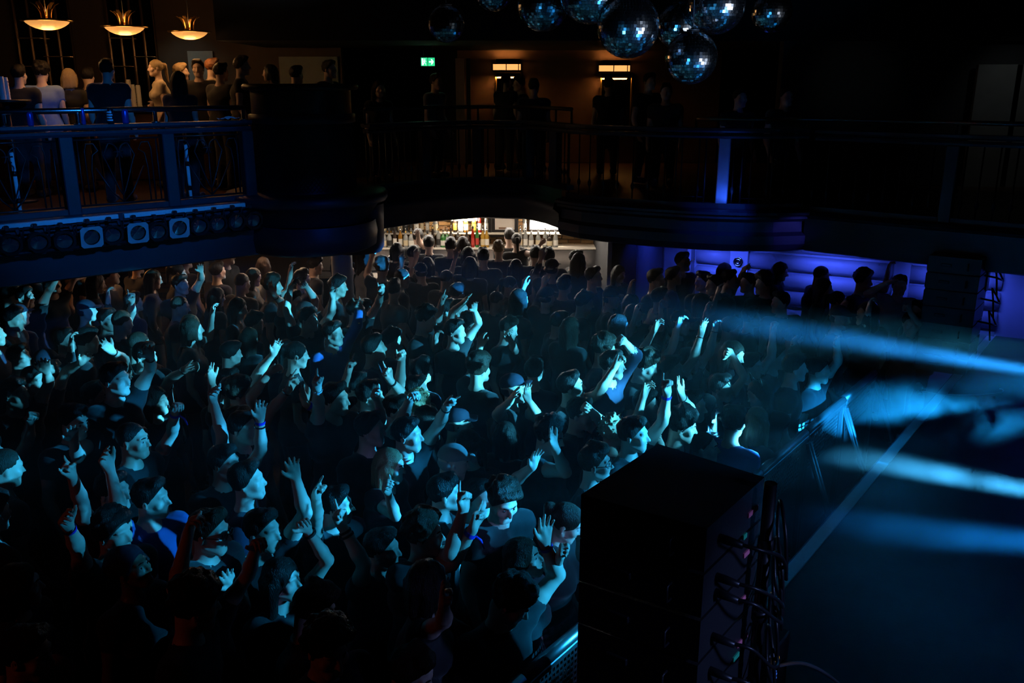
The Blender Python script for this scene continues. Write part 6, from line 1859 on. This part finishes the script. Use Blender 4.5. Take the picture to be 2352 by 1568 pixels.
# --- upper level
UP = [(44, 172, 12.0, 'dark-haired person at the far left of the upper level', 'short', 'black', 'black', 90, False), (95, 168, 12.3, 'person in a blue-lit shirt at the left of the upper level', 'curly', 'black', 'pale_blue', 100, False),
      (160, 178, 12.6, 'woman with glowing blond hair and bare shoulders on the upper level', 'bob', 'blond', 'black', 90, True), (202, 176, 12.9, 'dark-haired person right of the blond woman on the upper level', 'short', 'black', 'black', 100, False),
      (246, 160, 11.4, 'tall dark figure near the rail of the upper level', 'short', 'black', 'black', 95, False), (357, 157, 13.0, 'woman in a cream knotted top standing side-on in amber light', 'pony', 'blond', 'cream', 210, True), (416, 166, 13.3, 'person with fair cropped hair behind the long-haired woman', 'short', 'blond', 'cream', 20, False),
      (412, 186, 11.6, 'long-haired woman seen from behind at the upper rail', 'long', 'brown', 'black', 80, True), (455, 158, 13.2, 'man facing the room before the grey niche', 'short', 'black', 'black', -80, False), (489, 155, 13.5, 'person with ginger hair before the grey niche', 'short', 'ginger', 'cream', 30, False),
      (508, 166, 12.8, 'dark head right of the ginger one', 'short', 'black', 'black', 60, False), (556, 152, 12.6, 'man with a raised chin left of the drum counter', 'swept', 'brown', 'charcoal', 10, False), (620, 168, 12.9, 'woman with warm light on her cheek behind the drum counter', 'bob', 'black', 'black', 190, True),
      (681, 172, 13.2, 'dim person behind the drum counter', 'short', 'black', 'black', 60, False), (757, 160, 13.0, 'man in dim profile at the right of the drum counter', 'short', 'black', 'black', -20, False),
      (1002, 188, 14.4, 'dim person in a pale top below the exit sign', 'short', 'brown', 'grey', -30, False), (870, 205, 13.8, 'barely lit person left of the exit sign', 'long', 'brown', 'black', -60, True), (1163, 186, 15.6, 'woman with gathered hair before the left wall mirror', 'pony', 'black', 'black', 60, True), (1192, 194, 15.9, 'person facing the woman before the left wall mirror', 'short', 'black', 'black', 200, False),
      (1226, 200, 14.2, 'man silhouetted against the brown wall', 'short', 'black', 'navy', 90, False), (1398, 196, 15.0, 'dim figure before the right wall mirror', 'short', 'black', 'black', 90, False), (1492, 188, 13.6, 'dark figure right of the right lantern', 'short', 'black', 'black', -60, False), (1530, 212, 13.2, 'dim person in a grey top under the lowest disco ball', 'short', 'brown', 'charcoal', -100, False),
      (1700, 226, 12.2, 'person at the right balcony rail with a small orange glint', 'short', 'black', 'black', -70, False), (1806, 222, 12.0, 'dim person further right on the right balcony', 'short', 'black', 'black', -70, False)]
for (x, y, Y, lab, st, hc, shc, fc, fm) in UP:
    person(lab, x, y, face=fc, body=fc, h=st, c=hc, s=shc, fem=fm, Y=Y, lod=2, eyes=False, legs='denim' if 'silhouetted' in lab else 'charcoal', arms=(None, (372, 215, 352, 236, 345, 248, 'relax', 'nff')) if 'knotted' in lab else None)

# --- the rest of the packed floor: a dozen built figures, copied
protos = []
for k in range(12):
    st = ('short', 'curly', 'short', 'long', 'swept', 'bob', 'short', 'buzz', 'pony', 'cap', 'short', 'long')[k]
    am = [None, None]
    z = 1.60 + .01 * (k % 6)
    H0 = np.array([0, 0, z])
    fm = st in ('long', 'bob', 'pony')
    root, info = make_person(H0, 0, (-8, 0, 5, -12)[k % 4], 0, -8 + 4 * (k % 5), 1.0, fm, k % 3 if k % 3 < 2 else 0, st, ('black', 'brown', 'black', 'brown')[k % 4] if st != 'cap' else 'navy', ('black', 'charcoal', 'navy', 'black')[k % 4], .5 if k % 3 else 1.7, 'charcoal',
                             (None, None) if k % 4 != 1 else (dict(E=np.array([.16, .27, 1.48]), W=np.array([.20, .20, 1.72]), D=unit([.1, 0, 1]), palm=np.array([1, 0, 0]), pose='relax'), None), 0, (0, 0), 2, 100 + k, False)
    del root['_sh']
    protos.append((root, ('short-haired', 'curly-haired', 'neatly cropped', 'long-haired', 'swept-haired', 'bob-haired', 'short-haired', 'shaven-headed', 'ponytailed', 'cap-wearing', 'flat-haired', 'sleek-haired')[k] + (', one hand raised' if k % 4 == 1 else '')))
used = set(); rf = random.Random(11); n_fill = 0
def zone_label(px, py, x, y):
    if py < 650 and 850 < px < 1320: return 'dark-clothed person in the hazy crowd in front of the lit bar', 'hazy crowd before the bar'
    if y > 9.5 and px < 850: return 'dark-clothed person in the shadows under the left balcony', 'crowd in the shadow of the left balcony'
    if px > 1400 and py < 800: return 'dark-clothed person in the dim haze before the padded wall', 'dim crowd before the padded wall'
    if py > 1150: return 'dark-clothed person lost in the black foreground of the crowd', 'crowd in the dark foreground'
    if px < 600: return 'dark-clothed person in the dark left part of the crowd', 'crowd at the dark left'
    return 'dark-clothed person between the raised arms in the middle of the crowd', 'crowd in the dark middle'
cands = []
for _ in range(9000):
    cands.append((rf.uniform(-6.2, 5.2), rf.uniform(2.9, 13.1)))
for (x, y) in cands:
    if left_of_barrier(x, y) > -.36: continue
    px, py, dp = project((x, y, 1.62))
    if not (-60 < px < 2352 and py < 1640): continue
    # inside the floor: before the walls
    if y > 12.0 and not (-2.6 < x < 1.1): continue
    if y > 13.1 or (x < -3 and y > 12.2) or (x > .95 and y > 11.9 and x < 1.9): continue
    if (np.array([x, y]) - wa_) @ wn < .45 and x > 1.6: continue
    if np.hypot(x + 2.12, y - 10.95) < .4 or np.hypot(x - at_y(1490, 590, 12.6)[0], y - 12.6) < .45: continue
    dmin = .50 if dp > 5 else .55
    if any((x - a) ** 2 + (y - b) ** 2 < dmin ** 2 for (a, b) in PLACED): continue
    if any(abs(px - a) < 300 / dp and -420 / dp < (b - py) < 620 / dp * .75 and dp < d - .15 for (a, b, d) in KEYPX): continue
    root, words = protos[rf.randrange(12)]
    if root.name not in used:
        o = root; used.add(root.name)
    else:
        o = copy_tree(root)
    o.location = (x, y, 0)
    face = 95 + rf.uniform(-25, 25) if (py < 640 and 860 < px < 1300) else (STAGE_DIR + 15 if px > 1350 else 30) + rf.uniform(-32, 32)
    o.rotation_euler = (0, 0, R(face)); s_ = rf.uniform(.95, 1.05); o.scale = (s_, s_, s_)
    lab, gr = zone_label(px, py, x, y); wd_ = words.split(','); tag(o, lab.replace('dark-clothed person', wd_[0] + ' person' + (' with' + wd_[1] if len(wd_) > 1 else '')), 'person', gr + ', ' + words)
    PLACED.append((x, y)); n_fill += 1
for (root, _) in protos:
    if root.name not in used:
        for ch in list(root.children): bpy.data.objects.remove(ch)
        bpy.data.objects.remove(root)
# glasses of the man above the speaker stack, the dim man and the sunglasses
def spectacles(root, info, m, tinted=False):
    H, M, s, base = info['H'], info['M'], info['s'], info['base']
    def P(a, b, c): return H + s * (M @ np.array([a, b, c])) - base
    mb = MB()
    for sx in (-1, 1):
        mb.tube([P(sx * (.034 + .021 * math.cos(t)), .103, .003 + .017 * math.sin(t)) for t in np.linspace(0, 2 * math.pi, 15)], .0022, 5, cap=False)
        mb.tube([P(sx * .055, .102, .006), P(sx * .074, .07, .008), P(sx * .080, -.005, .006)], .0022, 5)
    mb.tube([P(-.013, .104, .006), P(.013, .104, .006)], .0022, 5)
    mb.build('spectacles', m, root, fix=False)
spectacles(g_, gi, M_PLASTIC)
spectacles(sm_, si, M_PLASTIC)

def head_pt(info, a, b, c): return info['H'] + info['s'] * (info['M'] @ np.array([a, b, c])) - info['base']
# cat-ear headband, earrings, pale collar
mb = MB().tube([head_pt(cwi, .098 * math.cos(t), -.01, .03 + .108 * math.sin(t)) for t in np.linspace(-.2, math.pi + .2, 17)], .005, 6)
for sx in (-1, 1):
    mb.tube([head_pt(cwi, sx * .075, -.01, .10), head_pt(cwi, sx * .078, -.01, .185), head_pt(cwi, sx * .03, -.01, .135)], .005, 6)
mb.build('cat_ear_headband', M_PLASTIC, cw_, fix=False)
for sx in (-1, 1):
    for dz in (0, .018):
        q = head_pt(swi, sx * .082, -.006, -.044 - dz)
        MB().lathe([(0, -.007), (.006, -.003), (.006, .003), (0, .007)], tuple(q), 8).build('earring', M_BAND_S, sw_, fix=False)
nbp = i_['nb'] - i_['base'] + np.array([0, 0, .012])
MB().tube([nbp + i_['bf'] * .012 + .068 * (math.cos(t) * i_['br'] + math.sin(t) * i_['bf']) + np.array([0, 0, -.012 * math.sin(t)]) for t in np.linspace(0, 2 * math.pi, 25)], .011, 8, cap=False).build('collar', cloth('white'), p_, fix=False)
